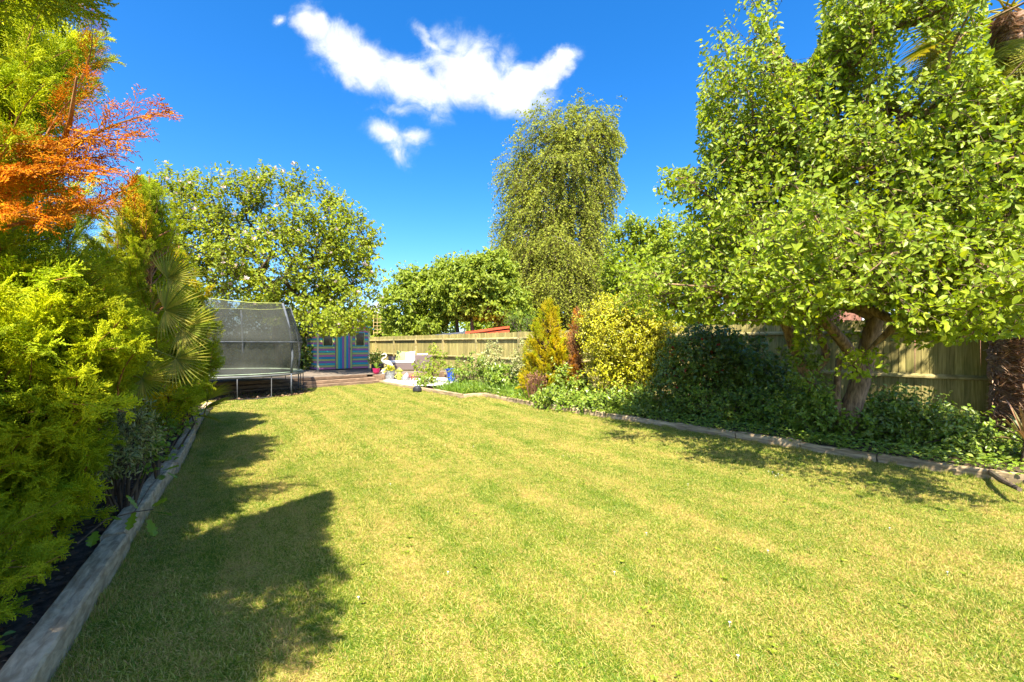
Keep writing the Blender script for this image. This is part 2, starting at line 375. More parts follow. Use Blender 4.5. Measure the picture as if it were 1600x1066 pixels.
plain_mat('gold_green', (0.3, 0.32, 0.05), 0.4, 0.5, 0, .4, 20, 0)
plain_mat('frog_red', (0.4, 0.05, 0.05), 0.4, 0.5)
plain_mat('pebble', (0.66, 0.62, 0.56), 0.8, 0.3, 0, .3, 20, .2)
plain_mat('concrete', (0.3, 0.29, 0.25), 0.9, 0.2, 0, .2, 9, .5)
m, T, p, _ = base_mat('rattan', 0.6, 0.4)
tc = T.node('ShaderNodeTexCoord'); wv = T.node('ShaderNodeTexWave', ins={'Vector': tc.outputs['Object'], 'Scale': 14.0, 'Distortion': .6}); wv.bands_direction = 'Z'
T.l.new(T.mix(wv.outputs[1], (0.09, 0.06, 0.055, 1), (0.24, 0.18, 0.165, 1)), p.inputs['Base Color'])
m, T, p, out = base_mat('palm_fibre', 0.95, 0.1)
tc = T.node('ShaderNodeTexCoord')
T.l.new(T.ramp(T.noise(T.vm('MULTIPLY', tc.outputs['Object'], (9, 9, 40)), 1, 6, .7, 1.2), [(.3, (.06, .035, .025)), (.5, (.26, .16, .11)), (.7, (.5, .36, .27))]), p.inputs['Base Color'])
leaf_mat('fibre_hair', [(0.44, 0.28, 0.18), (0.62, 0.44, 0.31), (0.26, 0.15, 0.09), (0.7, 0.52, 0.37)], 0.9, 0.15, (1, .9, .8), .15, .2)
# fine net: real holes are far below a pixel, so the weave is a partly clear sheet
m, T, p, out = base_mat('net', 0.8, 0.2); p.inputs['Base Color'].default_value = (0.055, 0.057, 0.045, 1)
tr = T.node('ShaderNodeBsdfTransparent'); ms = T.node('ShaderNodeMixShader')
g = T.node('ShaderNodeNewGeometry')
T.set(ms.inputs[0], T.sstep(T.noise(g.outputs['Position'], 2.5, 4), .35, .65, .58, .76)); T.l.new(tr.outputs[0], ms.inputs[1]); T.l.new(p.outputs[0], ms.inputs[2]); T.l.new(ms.outputs[0], out.inputs[0])
M = MATS

# ------------------------------------------------------------------ foliage tools (numpy)
def unit(a): return a / np.maximum(np.linalg.norm(a, axis=-1, keepdims=True), 1e-9)
# leaf shapes: length along +Y, width along X, face +Z ; returns (verts, tris)
LEAF6 = (np.array([[0, 0, 0], [0, .5, -.05], [0, 1, -.12], [-.26, .3, .07], [-.24, .66, .03], [.26, .3, .07], [.24, .66, .03]]),
         np.array([[0, 1, 3], [1, 4, 3], [1, 2, 4], [0, 5, 1], [1, 5, 6], [1, 6, 2]]))
LEAF2 = (np.array([[0, 0, 0], [-.3, .5, .08], [0, 1, 0], [.3, .5, .08]]), np.array([[0, 2, 1], [0, 3, 2]]))
LEAFN = (np.array([[0, 0, 0], [-.13, .45, .05], [0, 1, -.1], [.13, .45, .05]]), np.array([[0, 2, 1], [0, 3, 2]]))
BLADE = (np.array([[-.03, 0, 0], [.03, 0, 0], [-.022, .5, .02], [.022, .5, .02], [0, 1, -.1]]), np.array([[0, 1, 3], [0, 3, 2], [2, 3, 4]]))
def frames(d, n):
    d = unit(d); x = unit(np.cross(d, n)); z = np.cross(x, d)
    return np.stack([x, d, z], axis=-1)              # columns
def stamp(leaf, P, d, n, s, sw=None):
    V0, F0 = leaf
    Rm = frames(d, n); L = V0[None] * s[:, None, None]
    if sw is not None: L = L * np.stack([sw, np.ones_like(sw), np.ones_like(sw)], -1)[:, None, :]
    V = np.einsum('nij,nkj->nki', Rm, L) + P[:, None, :]
    k = len(V0); Fa = F0[None] + (np.arange(len(P)) * k)[:, None, None]
    return V.reshape(-1, 3), Fa.reshape(-1, F0.shape[1])
def tubes_np(A, B, ra, rb, n=5):
    """independent frustums between the point arrays A and B"""
    d = unit(B - A); h = np.where(np.abs(d[:, 2:3]) > .9, np.array([[1., 0, 0]]), np.array([[0., 0, 1]]))
    x = unit(np.cross(d, h)); y = np.cross(d, x)
    a = np.arange(n) * 2 * np.pi / n; c = np.cos(a)[None, :, None]; s = np.sin(a)[None, :, None]
    ring = x[:, None] * c + y[:, None] * s
    V = np.concatenate([A[:, None] + ring * ra[:, None, None], B[:, None] + ring * rb[:, None, None]], 1)
    k = np.arange(n); l = (k + 1) % n; F0 = np.stack([k, l, l + n, k + n], -1)
    Fa = F0[None] + (np.arange(len(A)) * 2 * n)[:, None, None]
    return V.reshape(-1, 3), Fa.reshape(-1, 4)
def grow(trunk, targets, rng, step=0.45, wob=0.07, rtip=0.006, rmax=0.3, up=0.0):
    """limbs that run from the trunk polyline to every target, thick where many twigs hang on them"""
    nodes = [np.array(t, float) for t in trunk]; par = [-1] + list(range(len(trunk) - 1))
    T = np.asarray(targets, float)
    tr = np.array(nodes)[len(nodes) // 2:]
    order = np.argsort(np.min(np.linalg.norm(T[:, None] - tr[None], axis=2), axis=1))
    N = np.array(nodes); lo = max(1, len(trunk) // 3); leaf_node = np.zeros(len(T), int)
    for i in order:
        t = T[i]; dd = np.linalg.norm(N[lo:] - t, axis=1) + 0.35 * np.maximum(0, N[lo:, 2] - t[2] + 0.1); j = lo + int(np.argmin(dd))
        a = N[j]; L = np.linalg.norm(t - a); m = max(1, int(L / step)); p = j; new = []
        for q in range(1, m + 1):
            w = q / m; pt = a * (1 - w) + t * w
            if q < m: pt = pt + rng.normal(0, wob * min(1.0, L), 3); pt[2] += up * math.sin(w * math.pi) * L
            nodes.append(pt); par.append(p); p = len(nodes) - 1; new.append(pt)
        N = np.concatenate([N, np.array(new)]); leaf_node[i] = p
    cnt = np.zeros(len(nodes)); cnt[leaf_node] = 1
    for i in range(len(nodes) - 1, 0, -1): cnt[par[i]] += cnt[i]
    rad = np.minimum(rtip * np.maximum(cnt, .6) ** 0.5, rmax)
    return N, np.array(par), rad
def sample_blobs(blobs, n, rng, shell=.5):
    vol = np.array([b[3] * b[4] * b[5] for b in blobs]) ** .8; c = rng.choice(len(blobs), n, p=vol / vol.sum())
    d = unit(rng.normal(size=(n, 3))); r = shell + (1 - shell) * rng.random(n) ** .6
    r = np.where(rng.random(n) < .25, r * rng.random(n) ** .5, r)
    B = np.array([b[:6] for b in blobs])
    return B[c, :3] + d * r[:, None] * B[c, 3:6], B[c, :3]
def blob(px, py, y, rpx, rpy, ry):
    c = at(px, py, y); return (c.x, c.y, c.z, rpx / F * y, ry, rpy / F * y)
def shoots(P, out, rng, per, L, nl, size, leaf, droop=0.0, spread=.7, upb=.3, nrm_up=.7, jit=.02, wvar=None, twig=None, keep=None):
    """leafy shoots: 'per' shoots at each point of P, each with nl leaves"""
    n = len(P) * per
    B = np.repeat(P, per, 0) + rng.normal(0, L * .35, (n, 3))
    D = unit(np.repeat(out, per, 0) + rng.normal(0, spread, (n, 3)) + np.array([0, 0, upb]))
    Ls = L * rng.uniform(.55, 1.25, n)
    t = (np.arange(nl) + .6) / nl
    pos = B[:, None] + D[:, None] * (Ls[:, None] * t)[..., None]
    pos[..., 2] -= droop * Ls[:, None] * t ** 2
    pos = pos.reshape(-1, 3) + rng.normal(0, jit, (n * nl, 3))
    Dr = np.repeat(D, nl, 0)
    side = unit(np.cross(Dr, rng.normal(size=Dr.shape)))
    ld = unit(Dr * .5 + side + np.array([0, 0, -droop * .6]) + rng.normal(0, .25, Dr.shape))
    nn = unit(np.array([0, -.62, nrm_up]) + np.repeat(np.repeat(out, per, 0), nl, 0) * .45 + rng.normal(0, .55, Dr.shape))
    s = size * rng.uniform(.5, 1.3, len(pos))
    if keep is not None:
        k = keep(pos); pos, ld, nn, s = pos[k], ld[k], nn[k], s[k]
    lv = stamp(leaf, pos, ld, nn, s)
    tw = None
    if twig:
        E = B + D * Ls[:, None]; E[:, 2] -= droop * Ls
        if keep is not None: kk = keep(E) & keep(B); B, E = B[kk], E[kk]
        tw = tubes_np(B, E, np.full(len(B), twig), np.full(len(B), twig * .4), 3)
    return lv, tw, (pos, ld, nn, s)
def join(parts):
    V = []; Fs = {}; o = 0
    for v, f in parts:
        f = np.asarray(f); V.append(v); Fs.setdefault(f.shape[1], []).append(f + o); o += len(v)
    return np.concatenate(V), [np.concatenate(x) for x in Fs.values()]
def px_of(Pn):
    y = np.maximum(Pn[:, 1], .01); return 800 + F * Pn[:, 0] / y, H0 - F * (Pn[:, 2] - CH) / y
def bumpy_tube(path, rads, rng, n=18, rings=40, amp=.12, smooth=True):
    """a gnarled trunk: dense rings with ridged relief"""
    path = np.array(path, float); t = np.linspace(0, len(path) - 1, rings)
    i = np.minimum(t.astype(int), len(path) - 2); w = (t - i)[:, None]
    def cr(A):
        A0 = A[np.maximum(i - 1, 0)]; A1 = A[i]; A2 = A[i + 1]; A3 = A[np.minimum(i + 2, len(A) - 1)]
        return .5 * (2 * A1 + (A2 - A0) * w + (2 * A0 - 5 * A1 + 4 * A2 - A3) * w ** 2 + (3 * A1 - A0 - 3 * A2 + A3) * w ** 3)
    P = cr(path); r = cr(np.array(rads, float)[:, None])[:, 0]
    d = unit(np.gradient(P, axis=0)); x = unit(np.cross(d, [0, 1, 0.1])); y = np.cross(d, x)
    a = np.arange(n) * 2 * np.pi / n
    ph = rng.uniform(0, 6, 8)
    rr = 1 + amp * (.5 * np.sin(3 * a + ph[0])[None] + .4 * np.sin(7 * a[None] + np.sin(t * 1.3)[:, None] * 1.5 + ph[1]) + .35 * np.sin(5 * a[None] + t[:, None] * 2.1 + ph[2])) + rng.normal(0, amp * .3, (rings, n))
    V = P[:, None] + (x[:, None] * np.cos(a)[None, :, None] + y[:, None] * np.sin(a)[None, :, None]) * (r[:, None] * rr)[..., None]
    k = np.arange(n); l = (k + 1) % n
    Fa = np.concatenate([np.stack([q * n + k, q * n + l, (q + 1) * n + l, (q + 1) * n + k], -1) for q in range(rings - 1)])
    return V.reshape(-1, 3), Fa
def scatter(name, protos, P, rot, scl, idx, mat, parent=None):
    """instances of small prototypes (faces kept in the same mesh) on loose vertices, through geometry nodes"""
    V = []; Fs = []; pid = []; o = 0
    for i, (v, f) in enumerate(protos):
        V.append(v); Fs.append(np.asarray(f) + o); pid.append(np.full(len(v), i)); o += len(v)
    npv = o; V.append(P); pid.append(np.full(len(P), -1))
    me = mesh_np(name, np.concatenate(V), [np.concatenate(Fs)], mat)
    a = me.attributes.new('pid', 'INT', 'POINT'); a.data.foreach_set('value', np.concatenate(pid).astype(np.int32))
    a = me.attributes.new('idx', 'INT', 'POINT'); a.data.foreach_set('value', np.concatenate([np.zeros(npv), idx]).astype(np.int32))
    a = me.attributes.new('rot', 'FLOAT_VECTOR', 'POINT'); a.data.foreach_set('vector', np.concatenate([np.zeros((npv, 3)), rot]).astype(np.float32).ravel())
    a = me.attributes.new('scl', 'FLOAT_VECTOR', 'POINT'); a.data.foreach_set('vector', np.concatenate([np.ones((npv, 3)), scl]).astype(np.float32).ravel())
    ob = link(name, me, parent)
    ng = bpy.data.node_groups.new(name + '_nodes', 'GeometryNodeTree')
    ng.interface.new_socket('Geometry', in_out='INPUT', socket_type='NodeSocketGeometry'); ng.interface.new_socket('Geometry', in_out='OUTPUT', socket_type='NodeSocketGeometry')
    N = ng.nodes; L = ng.links
    gi = N.new('NodeGroupInput'); go = N.new('NodeGroupOutput')
    def attr(nm, ty):
        n = N.new('GeometryNodeInputNamedAttribute'); n.data_type = ty; n.inputs[0].default_value = nm
        return [s for s in n.outputs if s.enabled and s.name == 'Attribute'][0]
    cmp_ = N.new('FunctionNodeCompare'); cmp_.data_type = 'INT'; cmp_.operation = 'GREATER_EQUAL'
    ci = [s for s in cmp_.inputs if s.enabled]; L.new(attr('pid', 'INT'), ci[0]); ci[1].default_value = 0
    sep = N.new('GeometryNodeSeparateGeometry'); sep.domain = 'POINT'
    L.new(gi.outputs[0], sep.inputs[0]); L.new(cmp_.outputs[0], sep.inputs[1])
    sti = N.new('GeometryNodeSplitToInstances'); sti.domain = 'POINT'
    L.new(sep.outputs[0], sti.inputs[0]); L.new(attr('pid', 'INT'), sti.inputs['Group ID'])
    iop = N.new('GeometryNodeInstanceOnPoints')
    L.new(sep.outputs[1], iop.inputs['Points']); L.new(sti.outputs[0], iop.inputs['Instance'])
    iop.inputs['Pick Instance'].default_value = True
    L.new(attr('idx', 'INT'), iop.inputs['Instance Index']); L.new(attr('rot', 'FLOAT_VECTOR'), iop.inputs['Rotation']); L.new(attr('scl', 'FLOAT_VECTOR'), iop.inputs['Scale'])
    L.new(iop.outputs[0], go.inputs[0])
    md = ob.modifiers.new('scatter', 'NODES'); md.node_group = ng
    return ob
def inside(P, poly):
    x, y = P[:, 0], P[:, 1]; c = np.zeros(len(P), bool); n = len(poly)
    for i in range(n):
        x0, y0 = poly[i][:2]; x1, y1 = poly[(i + 1) % n][:2]
        t = ((y0 > y) != (y1 > y)); xi = (x1 - x0) * (y - y0) / ((y1 - y0) if y1 != y0 else 1e-9) + x0
        c ^= t & (x < xi)
    return c

# ------------------------------------------------------------------ ground
LB = [(-0.25, -1.2), (-1.0, 0.1), (-2.115, 2.095), (-2.62, 2.94), (-3.49, 4.52), (-4.32, 6.05), (-6.57, 9.84), (-7.3, 11.2)]
RB = [(-5.45, 18.4), (-1.48, 13.05), (-0.86, 13.55), (0.40, 11.35), (2.72, 8.6), (3.95, 7.02), (4.59, 6.16), (5.58, 4.96), (7.2, 2.9), (8.6, 0.9)]
DF = [(-8.35, 14.7), (-5.25, 18.35)]            # front edge of the deck
LAWN = LB + [(-13.0, 11.6), (-13.5, 14.6), DF[0], DF[1]] + RB + [(8.6, -1.2)]
tag(MB().poly([(-900, -300, -.03), (900, -300, -.03), (900, 1500, -.03), (-900, 1500, -.03)][::1]).build('ground', M['far_ground']), kind='structure')
tag(MB().poly([(-16, -3, -.008), (14, -3, -.008), (14, 34, -.008), (-24, 34, -.008)]).build('soil', M['soil']), kind='structure')
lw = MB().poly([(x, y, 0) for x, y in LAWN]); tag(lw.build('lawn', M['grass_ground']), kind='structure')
rng = np.random.default_rng(5)
# grass: mown tufts, thinner with distance
def tuft(n, w, h, rs, flat):
    P = np.stack([rs.uniform(-w, w, n), rs.uniform(-w, w, n), np.zeros(n)], 1)
    a = rs.uniform(0, 2 * np.pi, n); el = rs.uniform(*flat, n)
    d = np.stack([np.cos(a) * np.cos(el), np.sin(a) * np.cos(el), np.sin(el)], 1)
    s = h * rs.uniform(.55, 1.2, n)
    V0 = np.array([[-.05, 0, 0], [.05, 0, 0], [0, 1, -.12]]) * 1.0
    V0 = np.array([[-.06, 0, 0], [.06, 0, 0], [.045, .55, .03], [0, 1, -.08]])
    return stamp((V0, np.array([[0, 1, 2], [0, 2, 3]])), P, d, unit(rs.normal(size=(n, 3)) + [0, 0, 1.2]), s, np.full(n, .75))
protos = [tuft(95, .05, .027, rng, (.15, 1.2)), tuft(95, .05, .022, rng, (.1, .9)), tuft(80, .05, .033, rng, (.3, 1.35)), tuft(105, .055, .024, rng, (.0, .8))]
def grass_points(y0, y1, sp, x0, x1):
    gx, gy = np.meshgrid(np.arange(x0, x1, sp), np.arange(y0, y1, sp)); P = np.stack([gx.ravel(), gy.ravel()], 1)
    P = P + rng.uniform(-sp * .6, sp * .6, P.shape); P = P[inside(P, LAWN)]
    return P[(np.abs(P[:, 0]) < P[:, 1] * 1.2 + .6)]
G1 = grass_points(1.4, 6.0, .052, -9, 9); G2 = grass_points(6.0, 11, .075, -12, 12); G3 = grass_points(11, 19.2, .11, -14, 6)
def along(L, off, k):
    L = np.array(L); out = []
    for a_, b_ in zip(L[:-1], L[1:]):
        l_ = np.linalg.norm(b_ - a_); m_ = int(l_ * k); d_ = (b_ - a_) / l_; nn_ = np.array([d_[1], -d_[0]]) * off[0]; t_ = rng.random((m_, 1)) * l_
        out.append(a_ + d_ * t_ + nn_ * rng.uniform(off[1], off[2], (m_, 1)))
    return np.concatenate(out)
GE = np.concatenate([along(LB[1:], (1, .01, .06), 26), along(RB, (-1, -.06, -.0), 22)]); GE = GE[GE[:, 1] > 1]
GP = np.concatenate([G1, G2, G3, GE]); n = len(GP)
gs = np.concatenate([np.full(len(G1), 1.0), np.full(len(G2), 1.4), np.full(len(G3), 1.9), np.full(len(GE), .8)]) * rng.uniform(.8, 1.2, n)
long_ = (rng.random(n) < .02)
hh = rng.uniform(.7, 1.15, n) * np.where(long_, 1.5, 1); hh[-len(GE):] *= rng.uniform(1.3, 3.0, len(GE))
scl = np.stack([gs, gs, gs ** .5 * hh], 1)
g = scatter('grass', protos, np.concatenate([GP, np.full((n, 1), 0.0)], 1), np.stack([np.zeros(n), np.zeros(n), rng.uniform(0, 6.28, n)], 1), scl, rng.integers(0, 4, n), M['grass_blade'])
tag(g, kind='stuff', label='short mown dry lawn grass across the whole garden', cat='grass')

def leaf_stuff(name, parts_, mat, label, cat, parent=None):
    V, Fa = join(parts_); o = link(name, mesh_np(name, V, Fa, M[mat]), parent)
    if parent is None: tag(o, label, cat, kind='stuff')
    else: tag(o, kind='stuff')
    return o
# broad-leaved weeds lying in the turf
wp = []
for i in range(110):
    y = 1.9 + 10 * rng.random() ** 1.5; x = rng.uniform(-1, 1) * y * 1.05
    if not inside(np.array([[x, y]]), LAWN)[0]: continue
    k = rng.integers(1, 5)
    for q in range(k):
        c = np.array([x, y, .014]) + np.append(rng.normal(0, .06, 2), 0); nn_ = rng.integers(5, 10); a = rng.uniform(0, 6.28, nn_)
        d = np.stack([np.cos(a), np.sin(a), rng.uniform(.1, .5, nn_)], 1)
        wp.append(stamp(LEAF2, np.repeat(c[None], nn_, 0), d, np.tile([0, 0, 1.], (nn_, 1)) + rng.normal(0, .2, (nn_, 3)), rng.uniform(.012, .03, nn_)))
leaf_stuff('lawn_weeds', wp, 'apple_leaf', 'broad green weeds scattered through the dry lawn', 'weeds')
# daisies
dm = MB()
for k in range(9):
    a = k * 2 * math.pi / 9; b = len(dm.V)
    dm.V += [Vector((0, 0, .045)), Vector((math.cos(a - .25) * .010, math.sin(a - .25) * .010, .049)), Vector((math.cos(a) * .014, math.sin(a) * .014, .047)), Vector((math.cos(a + .25) * .010, math.sin(a + .25) * .010, .049))]
    dm.F.append([b, b + 1, b + 2, b + 3])
dm.tube([(0, 0, 0), (0, 0, .044)], .0015, 4)
d0 = None
for px, py in [(1207, 741), (1216, 744), (1212, 747), (1201, 740), (1222, 746), (880, 715), (1200, 866), (1153, 1033), (740, 700), (1010, 838), (1075, 760), (960, 900), (1390, 830), (1140, 980), (610, 760), (700, 900), (560, 940), (1480, 900)]:
    if d0 is None: o = d0 = dm.build('daisy', M['white_paint'])
    else: o = d0.copy(); COL.objects.link(o)
    o.location = gp(px, py); o.scale = (.6,) * 3
    tag(o, 'tiny white daisy open in the sunny lawn', 'flower', 'daisies scattered over the lawn')

# ------------------------------------------------------------------ timber edging
def edge_timber(name, a, b, w, h, mat, label, group, seed, lump=.006, side=1, z0=0.0):
    rs = np.random.default_rng(seed); a = np.array(a, float); b = np.array(b, float); L = np.linalg.norm(b - a); d = (b - a) / L
    n = max(6, int(L / .06)); t = np.linspace(0, 1, n); V = []; low = np.cumsum(rs.normal(0, lump * .12, (n, 2)), 0); low -= low.mean(0)
    prof = [(0, 0), (-.001, h * .5), (.003, h - .014), (.015, h), (w * .3, h + .002), (w * .5, h - .002), (w * .7, h + .002), (w - .015, h), (w - .003, h - .014), (w, 0)]
    for i, q in enumerate(t):
        endw = -.006 * (i in (0, n - 1))
        for (u_, z_) in prof:
            e = rs.normal(0, lump * .22, 2)
            V.append((L * q + rs.normal(0, .004) * (z_ > 0), side * (u_ + low[i, 0] + e[0]), z0 + (z_ + low[i, 1] + e[1] + endw if z_ > .01 else 0)))
    m_ = len(prof); Fq = [[i * m_ + k, i * m_ + (k + 1) % m_, (i + 1) * m_ + (k + 1) % m_, (i + 1) * m_ + k] for i in range(n - 1) for k in range(m_)]
    me = bpy.data.meshes.new(name); me.from_pydata(V, [], Fq + [list(range(m_)), list(range((n - 1) * m_, n * m_))[::-1]]); me.materials.append(M[mat])
    o = link(name, me); o.location = (a[0], a[1], 0); o.rotation_euler = (0, 0, math.atan2(d[1], d[0]))
    return tag(o, label, 'sleeper', group)
lab = ['long grey timber sleeper nearest the camera at the bottom left corner', 'pale timber sleeper in dappled light beside the dark soil, second along the left bed', 'third timber sleeper along the left bed, below the fan palm',
       'fourth timber sleeper along the left bed, half under leaves', 'farthest timber sleeper of the left bed, near the trampoline', 'timber sleeper end beside the trampoline']
pl = [(-0.9, -0.08), (-1.98, 1.86), (-2.92, 3.5), (-4.05, 5.5), (-5.2, 7.5), (-6.3, 9.4)]
pl = [(-0.45, -.85), (-2.87, 3.42), (-4.0, 5.45), (-5.25, 7.55), (-6.5, 9.65), (-7.3, 11.1)]
for i in range(len(pl) - 1):
    a, b = np.array(pl[i]), np.array(pl[i + 1]); off = np.array([-.02, -.01]) * (i % 2) ; dd = (b - a) / np.linalg.norm(b - a)
    edge_timber('timber_sleeper', a + dd * .012 + off, b + off - dd * .008, .155, .145 + .006 * (i % 2), 'sleeper_wood', lab[i], 'timber sleepers along the left bed', 20 + i, .004, side=1)
rl = [((-5.42, 18.3), (-3.7, 15.98), 'long plank edging beside the white gravel, left of the black ball'), ((-3.62, 15.88), (-2.5, 14.4), 'pale sleeper edging just right of the black ball'),
      ((-2.46, 14.35), (-1.5, 13.02), 'sleeper edging in front of the tall grass, ending at the corner'), ((-1.44, 13.05), (-.86, 13.5), 'short pale sleeper turning back at the bed corner'),
      ((-.86, 13.45), (.42, 11.35), 'thin worn sleeper curving towards the rusty dried plant'), ((.5, 11.2), (1.9, 9.6), 'sleeper almost hidden under the leafy plants left of the dappled shade'),
      ((2.0, 9.5), (2.95, 8.33), 'grey timber edging where the shaded lawn begins, below the red-flowered shrub'), ((2.98, 8.28), (3.62, 7.45), 'grey timber edging with one sunlit patch, left of centre in the shade'),
      ((3.66, 7.4), (4.2, 6.7), 'shaded timber edging left of the pear trunk'), ((4.24, 6.65), (4.75, 5.98), 'worn timber edging in front of the pear trunk'),
      ((4.8, 5.92), (5.7, 4.83), 'tan timber edging just right of the pear trunk'), ((5.74, 4.78), (7.0, 3.2), 'long timber edging running out of the right side')]
for i, (a, b, lb) in enumerate(rl):
    edge_timber('timber_edging', np.array(a) - (np.array(b) - np.array(a)) * .02, np.array(b) + (np.array(b) - np.array(a)) * .03, .10, .105 + .012 * (i % 3), 'log_wood', lb, 'timber edging along the right bed', 60 + i, .022 if i > 5 else .009, side=1)
o = MB().lathe([(0, 0), (.12, .0), (.15, .06), (.14, .14), (.08, .2), (0, .22)], n=16).build('ball', M['black_plastic']); o.location = gp(652, 613); tag(o, 'black rounded ball-shaped light standing against the gravel edging', 'garden ball')

# ------------------------------------------------------------------ beds
SB = [(-0.6, -1.2)] + [(x - .13, y - .07) for x, y in LB[1:]] + [(-9, 11.6), (-12, 9), (-7, -1.2)]
tag(MB().poly([(x, y, .07) for x, y in SB][::-1]).build('left_bed_soil', M['soil']), kind='structure')
FA = np.array([8.23, 7.7]); FD = np.array([-.616, .788]); FN = np.array([-.788, -.616])
def fp(s, off=0.0): return FA + FD * s + FN * off
SR = [(x + .1, y + .08) for x, y in RB[1:]]
SR2 = [tuple(fp(-9, 0)), tuple(fp(21, 0)), (-3.0, 18.9)]
tag(MB().poly([(x, y, .07) for x, y in SR + SR2]).build('right_bed_soil', M['soil']), kind='structure')
# white gravel patch
GR = [(-5.3, 18.45), (-3.55, 16.0), (-2.3, 16.3), (-1.6, 17.6), (-2.9, 19.6), (-3.9, 20.3)]
tag(MB().poly([(x, y, .085) for x, y in GR]).build('gravel_bed', M['pebble']), kind='structure')
rs = np.random.default_rng(8)
q = rs.uniform((-5.5, 15.5), (-1.5, 20.6), (9000, 2)); q = q[inside(q, GR)]
cubeV = np.array([[-1, -1, 0], [1, -1, 0], [1, 1, 0], [-1, 1, 0], [-.6, -.6, .8], [.6, -.6, .8], [.6, .6, .8], [-.6, .6, .8]]) * .5
cubeF = np.array([[4, 5, 6], [4, 6, 7], [0, 1, 5], [0, 5, 4], [1, 2, 6], [1, 6, 5], [2, 3, 7], [2, 7, 6], [3, 0, 4], [3, 4, 7]])
n = len(q); a = rs.uniform(0, 6.28, n)
V, Fa = stamp((cubeV[:, [0, 2, 1]] * [1, 1, 1], cubeF), np.c_[q, np.full(n, .08)], np.tile([0., 0, 1], (n, 1)) + rs.normal(0, .3, (n, 3)), np.c_[np.cos(a), np.sin(a), np.zeros(n)], rs.uniform(.04, .075, n))
tag(link('gravel', mesh_np('gravel', V, [Fa], M['pebble'])), 'loose white pebbles in front of the sofa deck', 'gravel', kind='stuff')

# ------------------------------------------------------------------ fences
def fence(name, label, A, D, N, s0, s1, spacing=.11, top=2.03, bot=.2, wall=None):
    root = empty(name, (float(A[0]), float(A[1]), 0), label, 'fence')
    D3 = Vector((D[0], D[1], 0)); N3 = Vector((N[0], N[1], 0)); rot = (D3, N3, Vector((0, 0, 1)))
    Mr = Matrix((D3, N3, Vector((0, 0, 1)))).transposed().to_4x4()
    if Mr.determinant() < 0: pass
    rs = np.random.default_rng(3)
    bd = []
    for v in range(3):
        mb = MB(); w = spacing * .5; z0, z1 = bot, top + (-.012, .0, .008)[v]
        # feather-edged board: thin on one side, lapped over its neighbour
        pts = [(-w - .008, 0), (w + .004, 0), (w + .004, .014), (-w - .008, .005)]
        for z in (z0, z1):
            for (x, y) in pts: mb.V.append(Vector((x, y, z)))
        mb.F += [[3, 2, 1, 0], [4, 5, 6, 7], [0, 1, 5, 4], [1, 2, 6, 5], [2, 3, 7, 6], [3, 0, 4, 7]]
        me = bpy.data.meshes.new('fence_board'); me.from_pydata([tuple(x) for x in mb.V], [], mb.F); me.materials.append(M['fence_wood']); bd.append(me)
    nb = int((s1 - s0) / spacing)
    for i in range(nb):
        s = s0 + (i + .5) * spacing; p = A + D * s
        o = link('board', bd[rs.integers(0, 3)], root, False)
        o.matrix_local = Matrix.Translation((p[0] - A[0], p[1] - A[1], rs.normal(0, .006))) @ Mr @ Matrix.Rotation(rs.normal(0, .006), 4, 'Y') @ Matrix.Rotation(rs.normal(0, .03), 4, 'Z')
    k0 = int(math.floor(s0 / 2.97)); k1 = int(math.ceil(s1 / 2.97))
    ks = [k for k in ([-3.2, -.05, 3.2, 6.4, 9.6, 12.84, 15.85, 18.8, 21.8, 24.7, 27.6] if s1 > 20 else [3, 6, 9, 12, 15])]
    for s in ks:
        p = A + D * s + N * .06; mb = MB().box((0, 0, (top - .0) / 2), (.10, .10, top + .0), rot)
        o = mb.build('post', M['rail_wood'], root, bevel=.006, world=False); o.location = (p[0] - A[0], p[1] - A[1], 0)
    cuts = [s0] + ks + [s1]
    for a_, b_ in zip(cuts[:-1], cuts[1:]):
        if b_ - a_ < .3: continue
        g0 = .052; L = b_ - a_ - 2 * g0; s = (a_ + b_) / 2
        for z in (.97, 1.79):
            p = A + D * s + N * .045
            mb = MB(); w_, h_ = .062, .075
            # arris rail: sloped top
            for sx in (-L / 2, L / 2):
                for (y, zz) in ((-.028, -.04), (.035, -.03), (.035, .005), (-.028, .045)):
                    v = D3 * sx + N3 * y; mb.V.append(Vector((v.x, v.y, zz)))
            mb.F += [[0, 1, 2, 3], [7, 6, 5, 4], [0, 4, 5, 1], [1, 5, 6, 2], [2, 6, 7, 3], [3, 7, 4, 0]]
            o = mb.build('rail', M['rail_wood'], root, world=False); o.location = (p[0] - A[0], p[1] - A[1], z + rs.normal(0, .008)); 
        p = A + D * s + N * .02
        o = MB().box((0, 0, bot / 2 - .01), (L, .03, bot - .03), rot).build('gravel_board', M['rail_wood'], root, world=False); o.location = (p[0] - A[0], p[1] - A[1], 0)
    return root
fence('boundary_fence', 'long weathered green timber fence running back along the right side', FA, FD, FN, -4.2, 27.6)
CA = fp(27.6); BD = np.array([-.788, -.616]); BN = np.array([.616, -.788])
fence('rear_fence', 'rear timber fence joining the corner behind the striped playhouse', CA, BD, BN, 0.06, 16.0, spacing=.14)
# trellis above the rear corner
c = at(601, 522, 30.0); root = empty('trellis', (c.x, c.y, c.z - .02), 'yellow wooden square trellis with stepped top above the far fence corner', 'trellis')
mz = [1.35, 1.35, 1.3, 1.0, .98, .6, .3, .28]
for i in range(8):
    x = -.72 + i * .24
    MB().bar((c.x + x, c.y - .02, c.z - .05), (c.x + x, c.y - .02, c.z + mz[i]), .035, .02, (0, 1, 0)).build('slat', M['trellis_wood'], root)
for j, xe in enumerate((.98, .72, .5, .2, .05, .0)):
    MB().bar((c.x - .76, c.y + .008, c.z + .08 + .23 * j), (c.x + xe, c.y + .008, c.z + .08 + .23 * j), .02, .035).build('slat', M['trellis_wood'], root)

